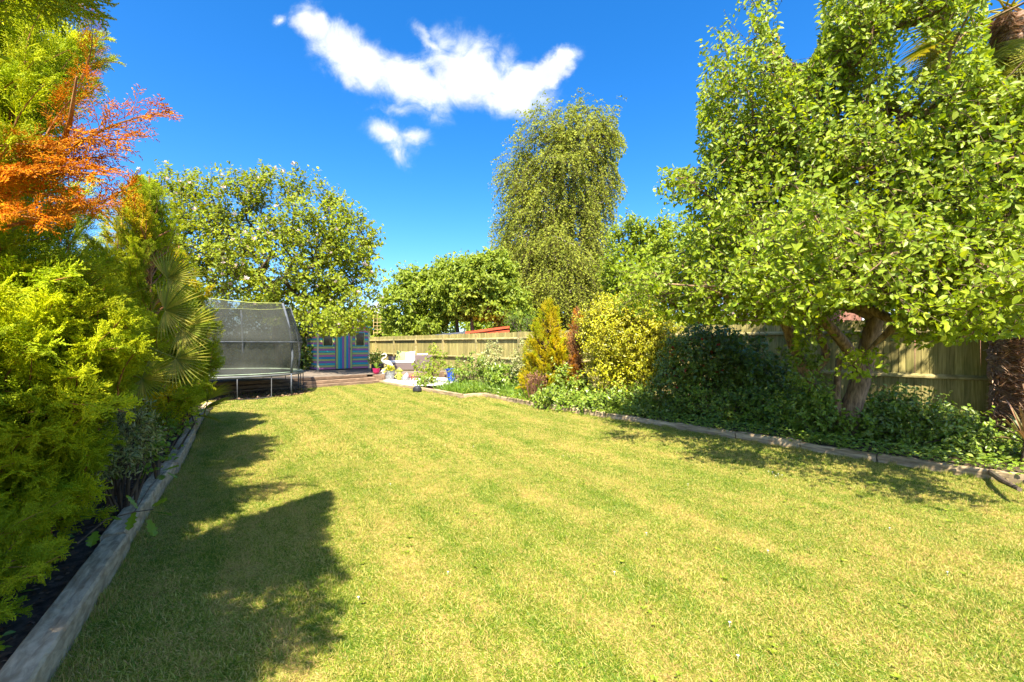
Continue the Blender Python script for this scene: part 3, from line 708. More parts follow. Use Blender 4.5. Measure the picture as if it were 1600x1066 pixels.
# ------------------------------------------------------------------ deck, playhouse
DZ = .33
d_ = Vector((DF[1][0] - DF[0][0], DF[1][1] - DF[0][1], 0)); DL = d_.length; d_.normalize(); nin = Vector((-d_.y, d_.x, 0))
O = Vector((DF[0][0], DF[0][1], 0))
root = empty('deck', tuple(O), 'weathered low timber deck with stepped sleeper front before the playhouse', 'deck')
for k in range(3):
    h = DZ / 3; o_ = O + nin * (.28 * k)
    for (a, b) in ((-1.2, 1.7), (1.71, DL + .0 - .18 * k)):
        MB().bar(o_ + d_ * a + Vector((0, 0, h * (k + .5))), o_ + d_ * b + Vector((0, 0, h * (k + .5) )), .28 if k < 2 else .15, h - .006).build('step_sleeper', M['deck_front_wood'], root, bevel=.008)
for k in range(3):
    h = DZ / 3; o_ = O + d_ * (DL - .16 * k) + nin * (.16 + .28 * k)
    MB().bar(o_ + Vector((0, 0, h * (k + .5))), o_ + nin * 1.5 + Vector((0, 0, h * (k + .5))), .15, h - .006).build('step_sleeper', M['deck_front_wood'], root, bevel=.008)
for i in range(46):
    u0 = .70 + i * .146; L0 = -1.2; L1 = DL + .2 + min(2.6, max(0, (i - 3) * .18))
    if i > 22: L1 -= (i - 22) * .05
    MB().bar(O + nin * u0 + d_ * L0 + Vector((0, 0, DZ - .012)), O + nin * u0 + d_ * L1 + Vector((0, 0, DZ - .012)), .138, .026).build('deck_board', M['deck_wood'], root)
# return of the deck towards the fence, carrying the sofa
q0 = Vector((-5.24, 18.36, 0)); q1 = Vector((-3.05, 20.4, 0)); e_ = (q1 - q0).normalized(); ein = Vector((-e_.y, e_.x, 0)); EL = (q1 - q0).length
for k in range(2):
    MB().bar(q0 + e_ * .02 + Vector((0, 0, DZ * (.25 + .5 * k))) + ein * (.05 * k), q1 + Vector((0, 0, DZ * (.25 + .5 * k))) + ein * (.05 * k), .12, DZ / 2 - .01).build('step_sleeper', M['deck_front_wood'], root, bevel=.008)
MB().bar(q0 - e_ * .04 + Vector((0, 0, DZ / 2 - .02)), q0 - e_ * .04 + ein * 1.1 + Vector((0, 0, DZ / 2 - .02)), .1, DZ - .05).build('step_sleeper', M['deck_front_wood'], root)
for i in range(15):
    MB().bar(q0 + ein * (.19 + i * .146) + Vector((0, 0, DZ - .035)), q1 + ein * (.19 + i * .146) + e_ * .6 + Vector((0, 0, DZ - .035)), .138, .02).build('deck_board', M['deck_wood'], root)

a0 = at(496, 576, 21.2); fx = Vector((.788, .616, 0)); fy = Vector((-.616, .788, 0))       # along the front, into the house
PH = Vector((a0.x, a0.y, DZ + .002)); W, D_, HT = 2.45, 1.8, 1.92
root = empty('playhouse', tuple(PH), 'small wooden playhouse painted in pink, yellow-green and blue stripes', 'playhouse')
def P3(u, v, z): return PH + fx * u + fy * v + Vector((0, 0, z))
pc = ['paint_pink', 'paint_green', 'paint_blue']; bh = .098
bat = ['paint_pink', 'paint_green', 'paint_teal', 'paint_lilac', 'paint_green', 'paint_blue']
for i in range(20):
    z = .03 + (i + .5) * bh; mat = bat[i % 6]
    segs = [(.06, .80), (1.62, 2.39)]
    if 11 <= i <= 17: segs = [(.06, .26), (.66, .80), (1.62, 1.76), (2.2, 2.39)]
    for a, b in segs:
        MB().box(P3((a + b) / 2, -.009, z), (b - a - .004, .02, bh - .01), (fx, fy, Vector((0, 0, 1)))).build('wall_board', M[mat], root)
    MB().box(P3(.0, D_ / 2, z), (.02, D_ - .1, bh - .01), (fx, fy, Vector((0, 0, 1)))).build('wall_board', M[bat[(i + 3) % 6]], root)
    MB().box(P3(W, D_ / 2, z), (.02, D_ - .1, bh - .01), (fx, fy, Vector((0, 0, 1)))).build('wall_board', M[mat], root)
MB().box(P3(W / 2, D_ / 2, .98), (W - .06, D_ - .06, 1.9), (fx, fy, Vector((0, 0, 1)))).build('inner_wall', M['black_plastic'], root)
for u, v in ((.02, 0), (W - .02, 0), (.02, D_), (W - .02, D_)):
    MB().box(P3(u, v, .99), (.07, .07, 1.96), (fx, fy, Vector((0, 0, 1)))).build('corner_post', M['paint_cream'], root)
vt = ['paint_green', 'paint_teal', 'paint_blue', 'paint_lilac', 'paint_green', 'paint_blue', 'paint_lilac', 'paint_green']
dr = MB().box(P3(1.21, -.012, .96), (.8, .02, 1.84), (fx, fy, Vector((0, 0, 1)))).build('door', M['paint_lilac'], root)
for i, t_ in enumerate(vt):
    MB().box(P3(.83 + (i + .5) * .0965, -.034, .96), (.0925, .02, 1.82), (fx, fy, Vector((0, 0, 1)))).build('door_board', M[t_], dr)
MB().box(P3(1.5, -.055, 1.0), (.03, .03, .1), (fx, fy, Vector((0, 0, 1)))).build('handle', M['metal'], dr)
for u in (.46, 1.98):
    w = MB().box(P3(u, -.0, 1.46), (.38, .03, .62), (fx, fy, Vector((0, 0, 1)))).build('window', M['dark_glass'], root)
    for du, dz, su, sz in ((0, .33, .46, .04), (0, -.33, .46, .04), (-.21, 0, .04, .62), (.21, 0, .04, .62)):
        MB().box(P3(u + du, -.035, 1.46 + dz), (su, .03, sz), (fx, fy, Vector((0, 0, 1)))).build('frame', M['paint_teal' if su > .1 else 'paint_green'], w)
g = MB(); tri = [(-.02, 1.99), (W + .02, 1.99), (W / 2, 2.5)]
g.V += [P3(u, .0, z) for u, z in tri] + [P3(u, .03, z) for u, z in tri]; g.F += [[0, 1, 2], [5, 4, 3], [0, 3, 4, 1], [1, 4, 5, 2], [2, 5, 3, 0]]
g.build('gable', M['paint_pink'], root)
for s_ in (-1, 1):
    a = P3(W / 2, -.15, 2.56); b = P3(W / 2 + s_ * (W / 2 + .2), -.15, 1.99)
    n_ = len([0]); r_ = MB(); up = Vector((0, 0, .035))
    q = [a, b, b + fy * (D_ + .3), a + fy * (D_ + .3)]; r_.V += [v for v in q] + [v + up for v in q]
    r_.F += [[3, 2, 1, 0], [4, 5, 6, 7], [0, 1, 5, 4], [1, 2, 6, 5], [2, 3, 7, 6], [3, 0, 4, 7]]
    rf = r_.build('roof', M['roof_felt'], root)
    MB().bar(a + Vector((0, 0, -.03)) - fy * .02, b + Vector((0, 0, -.03)) - fy * .02, .02, .09).build('barge_board', M['paint_teal'], rf)

# ------------------------------------------------------------------ trampoline
TC = Vector((-8.75, 14.0, 0)); TR, TZ = 2.13, .68
root = empty('trampoline', tuple(TC), 'large round trampoline with sagging grey safety net on bowed poles', 'trampoline')
def ring(r, z, n=48): return [(TC.x + r * math.cos(2 * math.pi * k / n), TC.y + r * math.sin(2 * math.pi * k / n), z) for k in range(n)]
MB().tube(ring(TR, TZ - .03), .028, 8, closed=True).build('frame', M['metal'], root, smooth=True)
MB().lathe([(TR - .03, TZ + .03), (TR - .15, TZ + .045), (TR - .3, TZ + .03), (TR - .3, TZ + .01), (TR - .02, TZ + .0)], (TC.x, TC.y, 0), 48).build('pad', M['trampoline_pad'], root, smooth=True)
MB().poly(ring(TR - .29, TZ + .005)).build('jumping_mat', M['jump_mat'], root)
TH = [-10 + 60 * k for k in range(6)]
def tp(th, r, z): return Vector((TC.x + r * math.cos(R(th)), TC.y + r * math.sin(R(th)), z))
TOP, MID = 2.78, 1.66
for th in TH:
    pp = [tp(th, TR + .05, .02), tp(th, TR + .05, .7), tp(th, TR + .09, 1.2), tp(th, TR + .05, 1.7), tp(th, TR - .08, 2.3), tp(th, TR - .24, TOP)]
    mb = MB().tube(pp[:2], .02, 8).tube(pp[1:], .034, 8)
    mb.build('pole', M['pole_foam'], root, smooth=True)
for th in TH:
    for dth in (18,):
        MB().tube([tp(th + dth, TR, TZ - .04), tp(th + dth, TR + .0, .05), tp(th + dth + 12, TR, .03), tp(th + dth + 24, TR, .05), tp(th + dth + 24, TR, TZ - .04)], .013, 8).build('leg', M['dark_metal'], root, smooth=True)
# net: sags inwards between the poles
nv, nh = 96, 16; V = []
for j in range(nh + 1):
    z = TZ + .03 + (TOP - TZ - .03) * j / nh
    for k in range(nv):
        th = 360 * k / nv; ph = ((th + 10) % 60) / 60; sag = math.sin(math.pi * ph)
        t_ = j / nh
        rad = np.interp(z, [TZ, 1.1, MID, 2.25, TOP], [TR - .12, TR + .04, TR + .2, TR - .04, TR - .24])
        chord = math.cos(R(30)) / math.cos(R((ph - .5) * 60))
        stiff = 1.0 if abs(z - MID) > .1 else .3
        rr = rad * (1 - (1 - chord) * np.interp(t_, [0, .1, 1], [0, .7, 1.0])) - .05 * sag * stiff * math.sin(math.pi * t_) + .008 * math.sin(th * .9 + z * 9)
        zz = z - (.07 * sag * max(0, t_ - .4) if j else 0)
        V.append((TC.x + rr * math.cos(R(th)), TC.y + rr * math.sin(R(th)), zz))
V = np.array(V); Fa = [[j * nv + k, j * nv + (k + 1) % nv, (j + 1) * nv + (k + 1) % nv, (j + 1) * nv + k] for j in range(nh) for k in range(nv)]
net = link('net', mesh_np('net', V, [np.array(Fa)], M['net'], True), root)
MB().tube([tuple(v) for v in V[nh * nv:(nh + 1) * nv]], .013, 6, closed=True).build('top_band', M['yellow_band'], root)
jm = 7
MB().tube([tuple(v) for v in V[jm * nv:(jm + 1) * nv]], .012, 6, closed=True).build('middle_band', M['pole_foam'], root)
# brown leaf litter under it
rs = np.random.default_rng(9); a = rs.uniform(0, 6.28, 5000); r_ = 2.3 * np.sqrt(rs.random(5000))
q = np.c_[TC.x + r_ * np.cos(a), TC.y + .1 + r_ * np.sin(a) * .8, rs.uniform(.0, .05, 5000)]
leaf_stuff('leaf_litter', [stamp(LEAF2, q, rs.normal(size=(5000, 3)) * [1, 1, .3], rs.normal(0, .5, (5000, 3)) + [0, 0, 1], rs.uniform(.05, .11, 5000))], 'litter', 'brown fallen leaves on the bare soil under the trampoline', 'leaf litter')

# ------------------------------------------------------------------ sofa and patio things
SO = Vector(((607 - 800) / F * 21.0, 21.0, DZ)); sx = Vector((.955, .30, 0)).normalized(); sy = Vector((-sx.y, sx.x, 0)); up3 = Vector((0, 0, 1))
def sofa_p(u, v, z): return SO + sx * u + sy * v + up3 * z
root = empty('rattan_sofa', tuple(SO), 'brown rattan corner sofa with white cushions on the deck by the fence', 'sofa')
AX = (sx, sy, up3)
MB().box(sofa_p(.62, .4, .17), (1.2, .75, .30), AX).build('seat_base', M['rattan'], root, bevel=.015)
MB().box(sofa_p(.62, .82, .33), (1.2, .1, .62), AX).build('backrest', M['rattan'], root, bevel=.015)
MB().box(sofa_p(1.62, .3, .36), (.78, .62, .68), AX).build('end_module', M['rattan'], root, bevel=.02)
MB().box(sofa_p(.60, .38, .39), (1.12, .7, .11), AX).build('seat_cushion', M['cushion_white'], root, bevel=.04)
MB().box(sofa_p(1.6, .55, .735), (.5, .3, .07), AX).build('side_cushion', M['cushion_white'], root, bevel=.03)
def pillow(name, mat, c, w, rot, label):
    n = 9; V = []
    for s_ in (1, -1):
        for i in range(n):
            for j in range(n):
                u, v = i / (n - 1) * 2 - 1, j / (n - 1) * 2 - 1
                t_ = max(0, (1 - u * u)) ** .45 * max(0, (1 - v * v)) ** .45 * .16 * w
                V.append((u * w / 2 * (1 - .06 * (1 - v * v)), s_ * t_, v * w / 2 * (1 - .06 * (1 - u * u))))
    Fq = []
    for s_ in range(2):
        for i in range(n - 1):
            for j in range(n - 1):
                b = s_ * n * n + i * n + j; f_ = [b, b + 1, b + n + 1, b + n]; Fq.append(f_ if s_ else f_[::-1])
    me = mesh_np(name, np.array(V), [np.array(Fq)], M[mat], True)
    o = link(name, me); o.location = c; o.rotation_euler = rot; return tag(o, label, 'cushion')
pillow('scatter_cushion', 'cushion_yellow', sofa_p(.62, .62, .66), .50, (R(-22), R(9), R(12)), 'pale yellow-green scatter cushion leaning on the rattan sofa')
pillow('scatter_cushion', 'cushion_white', sofa_p(1.02, .56, .64), .50, (R(-26), R(-6), R(6)), 'plain white scatter cushion against the sofa, right of the yellow one')

def heron():
    c = at(602, 580, 19.8); c.z = DZ; root = empty('heron_statue', tuple(c), 'pale long-necked bird statue standing left of the sofa', 'statue')
    def q(dx, dy, z): return (c.x + dx, c.y + dy, c.z + z)
    MB().tube([q(-.10, 0, .40), q(.0, 0, .44), q(.12, 0, .40), q(.26, 0, .30), q(.36, 0, .22)], [.02, .10, .12, .08, .015], 12).build('body', M['stone_white'], root, smooth=True)
    MB().tube([q(-.06, 0, .42), q(-.14, 0, .52), q(-.10, 0, .60), q(.02, 0, .66), q(.06, 0, .74), q(.0, 0, .80), q(-.07, 0, .79), q(-.18, 0, .75)], [.06, .045, .035, .03, .028, .034, .03, .006], 10).build('neck', M['stone_white'], root, smooth=True)
    for s_ in (-.03, .04): MB().tube([q(.03 + s_, s_, .34), q(.05 + s_, s_, .18), q(.03 + s_, s_, .0)], .012, 6).build('leg', M['stone_white'], root)
heron()
def pot(name, label, px, y, prof, mat, z, leafmat=None, cat='pot', lf=None, soil=True, n=24):
    c = at(px, 580, y); root = empty(name, (c.x, c.y, z), label, cat)
    mb = MB().lathe(prof, (c.x, c.y, z), n); mb.build('body', M[mat], root, smooth=False)
    r_, h_ = max(p[0] for p in prof), max(p[1] for p in prof)
    if soil: MB().poly([(c.x + r_ * .85 * math.cos(a), c.y + r_ * .85 * math.sin(a), z + h_ * .9) for a in np.linspace(0, 2 * math.pi, 17)[:-1]]).build('soil', M['soil'], root)
    return root, Vector((c.x, c.y, z + h_ * .92))
def leafy(parent, name, c, mat, n, size, r, h, leaf=LEAF6, seed=1, up=.5, stems=True):
    rs = np.random.default_rng(seed); d = unit(rs.normal(size=(n, 3)) * [1, 1, .7] + [0, 0, up]); d[:, 2] = np.abs(d[:, 2])
    P = np.array(c) + d * [r, r, h] * rs.uniform(.25, 1, (n, 1))
    parts_ = [stamp(leaf, P, d + rs.normal(0, .4, (n, 3)), rs.normal(0, .4, (n, 3)) + [0, -.3, 1], size * rs.uniform(.6, 1.2, n))]
    V, Fa = join(parts_); return tag(link(name, mesh_np(name, V, Fa, M[mat]), parent), kind='stuff')
def swords(parent, c, mat, n, L, w, seed, spread=.7, name='leaf', sag=.25, one=False):
    rs = np.random.default_rng(seed); mb_all = MB()
    for i in range(n):
        a = rs.uniform(0, 2 * math.pi); el = R(rs.uniform(90 - 75 * spread, 85)); l = L * rs.uniform(.6, 1.1); mb = mb_all if one else MB()
        hd = Vector((math.cos(a), math.sin(a), 0)); sd = Vector((-math.sin(a), math.cos(a), 0)); ww = w * rs.uniform(.7, 1.1); b = len(mb.V); m_ = 6
        for k in range(m_ + 1):
            t_ = k / m_; p = Vector(c) + hd * (l * t_ * math.cos(el) + .02) + Vector((0, 0, l * (t_ * math.sin(el) - sag * t_ ** 3 * math.cos(el) * 1.5)))
            wd = ww * (1 - t_ ** 2.2) * (.6 + .4 * min(1, t_ * 4)) * .5 + .001
            mb.V += [p - sd * wd + Vector((0, 0, wd * .5)), p, p + sd * wd + Vector((0, 0, wd * .5))]
            if k: q = b + 3 * k; mb.F += [[q - 3, q - 2, q + 1, q], [q - 2, q - 1, q + 2, q + 1]]
        if not one: mb.build(name, M[mat], parent)
    if one: tag(mb_all.build(name, M[mat], parent), kind='stuff')
r_, c_ = pot('glazed_pot', 'magenta glazed pot holding a small spiky succulent', 588, 18.9, [(.0, 0), (.10, .0), (.13, .06), (.155, .2), (.155, .22), (.13, .22)], 'magenta_glaze', DZ, cat='plant pot'); swords(r_, c_, 'bright_leaf', 11, .38, .05, 2, .8)
r_, c_ = pot('zinc_bucket', 'ribbed galvanised bucket planted with bright yellow-green leaves', 609, 18.5, [(.0, 0), (.165, 0), (.18, .12), (.185, .13), (.19, .24), (.2, .25), (.21, .36), (.225, .37), (.225, .385), (.2, .385)], 'zinc', .09, cat='bucket'); leafy(r_, 'foliage', c_, 'gold_leaf', 160, .09, .26, .26, seed=4)
r_, c_ = pot('blue_pot', 'bright blue glazed flared pot in the white gravel', 705, 17.6, [(0, 0), (.13, 0), (.15, .05), (.17, .3), (.2, .44), (.27, .5), (.275, .52), (.21, .53), (.2, .48)], 'blue_glaze', .09, cat='plant pot')
MB().tube([c_ + Vector((.1, 0, -.05)), c_ + Vector((.2, 0, .12)), c_ + Vector((.26, .0, .28))], .014, 6).build('handle', M['black_plastic'], r_)
leafy(r_, 'foliage', c_, 'bed_leaf', 60, .07, .2, .12, seed=6)
c = at(590, 578, 20.6); root = empty('planter_box', (c.x, c.y, DZ), 'square black planter with leafy plant beside the playhouse', 'planter')
MB().box((c.x, c.y, DZ + .17), (.46, .4, .34)).build('box', M['black_plastic'], root, bevel=.01); leafy(root, 'foliage', (c.x - .05, c.y, DZ + .34), 'bed_leaf', 420, .11, .42, .62, seed=7)
c = at(599, 583, 18.9); root = empty('bird_ornament', (c.x, c.y, DZ), 'small white bird ornament between the magenta pot and the bucket', 'ornament')
MB().tube([(c.x - .12, c.y, DZ + .07), (c.x - .05, c.y, DZ + .1), (c.x + .04, c.y, DZ + .13), (c.x + .1, c.y, DZ + .2), (c.x + .13, c.y, DZ + .25), (c.x + .18, c.y, DZ + .25)], [.01, .05, .07, .04, .04, .004], 10).build('body', M['stone_white'], root, smooth=True)
MB().lathe([(0, 0), (.05, 0), (.03, .06), (0, .08)], (c.x, c.y, DZ), 10).build('foot', M['stone_white'], root)
c = at(624, 592, 18.3); root = empty('frog_ornament', (c.x, c.y, .09), 'yellow-green frog ornament sitting upright on the gravel', 'ornament')
MB().tube([(c.x, c.y, .09), (c.x, c.y, .2), (c.x, c.y, .3), (c.x, c.y, .4), (c.x, c.y, .46)], [.09, .11, .08, .09, .04], 12).build('body', M['gold_green'], root, smooth=True)
MB().tube([(c.x - .12, c.y - .02, .46), (c.x, c.y, .52), (c.x + .14, c.y - .02, .46)], [.03, .1, .03], 10).build('hat', M['gold_green'], root, smooth=True)
for s_ in (-1, 1): MB().tube([(c.x + s_ * .08, c.y, .34), (c.x + s_ * .17, c.y - .05, .24), (c.x + s_ * .1, c.y - .12, .2)], [.03, .025, .02], 8).build('arm', M['gold_green'], root, smooth=True)
c = at(634, 592, 18.1); root = empty('resting_figure', (c.x, c.y, .09), 'grey rounded ornament with red striped legs, right of the frog', 'ornament')
MB().tube([(c.x, c.y, .09), (c.x, c.y, .2), (c.x + .03, c.y, .32), (c.x + .06, c.y, .42)], [.16, .17, .11, .03], 14).build('body', M['zinc'], root, smooth=True)
for s_ in (0, 1): MB().tube([(c.x + .1 + s_ * .12, c.y - .05, .12), (c.x + .17 + s_ * .12, c.y - .08, .34), (c.x + .27 + s_ * .12, c.y - .1, .1)], .02, 8).build('leg', M['frog_red'], root, smooth=True)

# ------------------------------------------------------------------ buildings behind the fence
c = at(758, 522, 25.0); root = empty('neighbouring_shed', (c.x, c.y, 0), 'neighbour outbuilding showing red-orange and slate-grey roof edges above the fence', 'shed')
x0 = at(664, 522, 25).x; x1 = at(727, 522, 25).x; x2 = at(796, 522, 25).x
z0, z1, z2 = CH + .42, CH + .66, CH + .95
MB().box(((x0 + x2) / 2, 26.6, .95), (x2 - x0 - .2, 2.6, 1.9)).build('wall', M['render_wall'], root)
def slab(name, mat, xa, za, xb, zb, t_, y0_=25., y1_=28.2, dz=0):
    m_ = MB(); q = [(xa, y0_, za + dz), (xb, y0_, zb + dz), (xb, y1_, zb + dz + .05), (xa, y1_, za + dz + .05)]
    m_.V += [Vector(v) for v in q] + [Vector(v) - Vector((0, 0, t_)) for v in q]
    m_.F += [[0, 1, 2, 3], [7, 6, 5, 4], [0, 4, 5, 1], [1, 5, 6, 2], [2, 6, 7, 3], [3, 7, 4, 0]]; return m_.build(name, M[mat], root)
slab('roof', 'slate', x0 - .2, z0 + .03, x1 - .002, z1 + .04, .16); slab('roof', 'red_tile', x1, z1 + .03, x2, z2 + .06, .13, 24.96)
slab('fascia', 'red_tile', x1 + .3, z1 + .03, x2, z2 - .12, .2, 25.02, 28.1, -.03)
c = at(1500, 520, 17.0); root = empty('neighbouring_house', (c.x + 1, 19.5, 0), 'brick house glimpsed through pear leaves beyond the right fence', 'house')
hx = c.x + 1
MB().box((hx, 20, 1.9), (11, 6, 3.8)).build('wall', M['brick_red'], root)
g = MB(); g.V += [Vector(v) for v in [(hx - 5.8, 16.6, 3.7), (hx + 5.8, 16.6, 3.7), (hx + 5.8, 20, 5.6), (hx - 5.8, 20, 5.6), (hx + 5.8, 23.4, 3.7), (hx - 5.8, 23.4, 3.7)]]; g.F += [[0, 1, 2, 3], [3, 2, 4, 5], [0, 3, 5], [1, 4, 2]]
g.build('roof', M['slate'], root)
for wx in (-4, -1.6, .9, 3.4):
    w = MB().box((hx + wx, 16.985, 2.5), (1.3, .05, 1.1)).build('window', M['window_glass'], root)
    for dx, dz, a, b in ((0, .57, 1.4, .07), (0, -.57, 1.4, .07), (-.67, 0, .07, 1.1), (.67, 0, .07, 1.1), (0, 0, .05, 1.1)):
        MB().box((hx + wx + dx, 16.955, 2.5 + dz), (a, .06, b)).build('frame', M['white_paint'], w)

# ------------------------------------------------------------------ trees
def tree(name, label, base, trunk, r0, blobs, n_t, leafmat, seed, size, per=4, L=.5, nl=8, leaf=LEAF6, droop=0., spread=.7, upb=.3, bark='bark', group=None,
         shell=.5, twig=.004, rtip=.007, keep=None, cat='tree', wob=.07, crown='crown', maxr=.3, bumpy=True, solo=0, nrm_up=.7):
    rs = np.random.default_rng(seed); root = empty(name, tuple(base), label, cat, group)
    T, C = sample_blobs(blobs, n_t, rs, shell)
    if keep is not None: k = keep(T); T, C = T[k], C[k]
    tk = [tuple(Vector(p)) for p in trunk]
    N, par, rad = grow(tk, T, rs, wob=wob, rtip=rtip, rmax=maxr)
    nt = len(tk); tr = np.linspace(r0, r0 * .45, nt)
    i = np.arange(nt, len(N)); A, B = N[par[i]], N[i]; rA = np.minimum(rad[par[i]], np.where(par[i] < nt, r0 * .5, 9)); rB = rad[i]
    limbs = tubes_np(A, B, np.maximum(rA, rB) * 1.0, rB, 6)
    tb = bumpy_tube(tk, tr, rs, 16, 36, .10)
    V, Fa = join([tb, limbs]); link('trunk', mesh_np('trunk', V, Fa, M[bark], True), root)
    out = unit(T - (C + (np.array(trunk[-1]) - C) * .3))
    lv, tw, raw = shoots(T, out, rs, per, L, nl, size, leaf, droop, spread, upb, nrm_up, .02, twig=twig, keep=keep)
    if solo:                                 # the leaves that show largest are parts of their own
        pos, ld, nn, s = raw; px, py = px_of(pos); vis = (px > 0) & (px < 1600) & (py > 0) & (py < 1066) & (pos[:, 1] > .5)
        sc = np.where(vis, s / pos[:, 1] + rs.uniform(0, .004, len(s)), -1); o_ = np.argsort(-sc)[:solo]
        Rm = frames(ld[o_], nn[o_]); me = mesh_np('leaf', leaf[0], [leaf[1]], M[leafmat])
        pinv = Matrix.Translation(root.location).inverted()
        for q, j in enumerate(o_):
            lo = bpy.data.objects.new('leaf', me); COL.objects.link(lo); lo.parent = root
            m4 = Matrix(Rm[q].tolist()).to_4x4(); m4.translation = Vector(pos[j]) ; lo.matrix_local = pinv @ m4 @ Matrix.Scale(s[j], 4)
        rest = np.setdiff1d(np.arange(len(pos)), o_); lv = stamp(leaf, pos[rest], ld[rest], nn[rest], s[rest])
    tag(link(crown, mesh_np(crown, lv[0], [lv[1]], M[leafmat]), root), kind='stuff')
    if tw: tag(link('twigs', mesh_np('twigs', tw[0], [tw[1]], M['twig_bark']), root), kind='stuff')
    return root, T, C, raw

# pear tree, right
pb = gp(1322, 690); pb = Vector((5.35, 7.25, .05))
def P_(px, py, y): return tuple(at(px, py, y))
B = [blob(1300, 330, 6.8, 190, 170, 2.3), blob(1420, 170, 6.3, 210, 180, 2.3), blob(1540, 440, 4.0, 90, 55, .6), blob(1700, 430, 3.6, 70, 50, .5), blob(1580, 400, 4.4, 70, 80, .7), blob(1250, 430, 8.7, 120, 60, .9), blob(1025, 448, 6.4, 24, 26, .4), blob(1205, 180, 6.9, 95, 130, 1.2), blob(1190, 70, 6.8, 34, 75, .6), blob(1130, 190, 6.8, 40, 60, .6),
     blob(1310, 60, 6.2, 60, 100, 1.2), blob(1560, 300, 4.9, 160, 150, 1.2), blob(1500, 420, 4.9, 110, 85, 1.1), blob(1115, 330, 7.0, 80, 120, 1.2), blob(1060, 285, 7.0, 30, 24, .5),
     blob(1080, 430, 7.2, 75, 70, 1.2), blob(1040, 440, 7.3, 40, 50, .6), blob(1180, 450, 6.4, 110, 55, 1.2), blob(1600, 150, 5.2, 70, 90, .9), blob(1270, 400, 4.9, 120, 70, 1.0), blob(1440, 500, 5.2, 130, 40, .8),
     blob(1390, -20, 6.2, 160, 90, 1.4), blob(1250, 480, 6.3, 80, 36, .7), blob(1345, 565, 6.0, 36, 18, .25), blob(1150, 480, 6.6, 60, 36, .6)]
def pear_keep(Pn):
    px, py = px_of(Pn); hole = ((px - 1432) / 34) ** 2 + ((py - 88) / 26) ** 2 < 1
    hole2 = ((px - 1585) / 46) ** 2 + ((py - 45) / 84) ** 2 < 1
    sky1 = ((px - 1250) / 34) ** 2 + ((py - 40) / 62) ** 2 < 1
    low = (py > 512 + 40 * (px > 1240)) & ((px < 1300) | (px > 1385))
    lowr = (py > 545 - np.maximum(0, px - 1400) * .12) & (px > 1385)
    lowl = (py > 505 - np.maximum(0, 1150 - px) * .05) & (px < 1240)
    left = (px < 1075) & (py < 400) & (py > 318) | (px < 1092) & (py < 262) | (px < 1020) & (py > 260) & (py < 400)
    trunkgap = (px > 1300) & (px < 1390) & (py > 478) & (Pn[:, 1] < 7.0) & ~(((px - 1345) / 42) ** 2 + ((py - 568) / 24) ** 2 < 1)
    return ~(hole | hole2 | sky1 | lowr | lowl | left | trunkgap) & (Pn[:, 1] > 3.0) & (Pn[:, 2] > .9) & ~((py > 552) & (px < 1300))
pear, *_ = tree('pear_tree', 'big bright green pear tree with gnarled brown leaning trunk behind the right edging', pb,
     [(5.35, 7.25, .0), P_(1325, 655, 7.2), P_(1340, 610, 7.15), P_(1352, 560, 7.1), P_(1368, 500, 7.0), P_(1392, 440, 6.9), P_(1400, 380, 6.7), P_(1380, 280, 6.6), P_(1370, 180, 6.5)], .155, B, 980, 'pear_leaf', 11,
     .074, per=15, L=.40, nl=9, spread=.8, upb=.45, bark='pear_bark', rtip=.0065, maxr=.07, keep=pear_keep, solo=300, droop=.1)
rs = np.random.default_rng(77)
lim = [bumpy_tube([P_(1352, 585, 7.1), P_(1325, 545, 7.0), P_(1300, 515, 6.9), P_(1262, 470, 6.8), P_(1220, 400, 6.8)], [.09, .08, .075, .06, .03], rs, 12, 24, .1),
       bumpy_tube([P_(1290, 690, 7.5), P_(1285, 640, 7.5), P_(1262, 590, 7.45), P_(1240, 540, 7.4), P_(1215, 480, 7.3), P_(1170, 400, 7.2)], [.11, .09, .085, .08, .06, .03], rs, 12, 26, .12),
       bumpy_tube([P_(1262, 590, 7.45), P_(1290, 555, 7.3), P_(1278, 505, 7.2), P_(1310, 440, 7.0)], [.07, .06, .05, .04], rs, 10, 20, .12),
       bumpy_tube([P_(1372, 495, 7.0), P_(1345, 450, 6.9), P_(1300, 380, 6.8), P_(1230, 260, 6.8)], [.12, .09, .07, .03], rs, 10, 20, .12),
       bumpy_tube([P_(1385, 460, 6.9), P_(1440, 400, 6.4), P_(1510, 330, 5.8), P_(1570, 270, 5.2)], [.12, .09, .06, .03], rs, 10, 20, .12),
       bumpy_tube([P_(1312, 668, 7.22), P_(1308, 620, 7.25), P_(1312, 560, 7.3)], [.07, .055, .04], rs, 8, 16, .2)]
V, Fa = join(lim); link('limb', mesh_np('limb', V, Fa, M['pear_bark'], True), pear)
# ivy on the side stem
iv = np.concatenate([np.array(P_(1288, 660, 7.4))[None] * (1 - t) + np.array(P_(1240, 530, 7.3))[None] * t for t in rs.random(160)[:, None]])
d = unit(rs.normal(size=iv.shape) - [0, .6, 0]); iv = iv + d * rs.uniform(.08, .26, (len(iv), 1))
lv, tw, _ = shoots(iv, d, rs, 2, .1, 4, .07, LEAF6, .3, .5, 0, .5)
root = empty('ivy', (5.0, 7.4, 0), 'green ivy climbing the thinner leaning stem left of the pear trunk', 'ivy'); tag(link('foliage', mesh_np('foliage', lv[0], [lv[1]], M['bed_leaf']), root), kind='stuff')

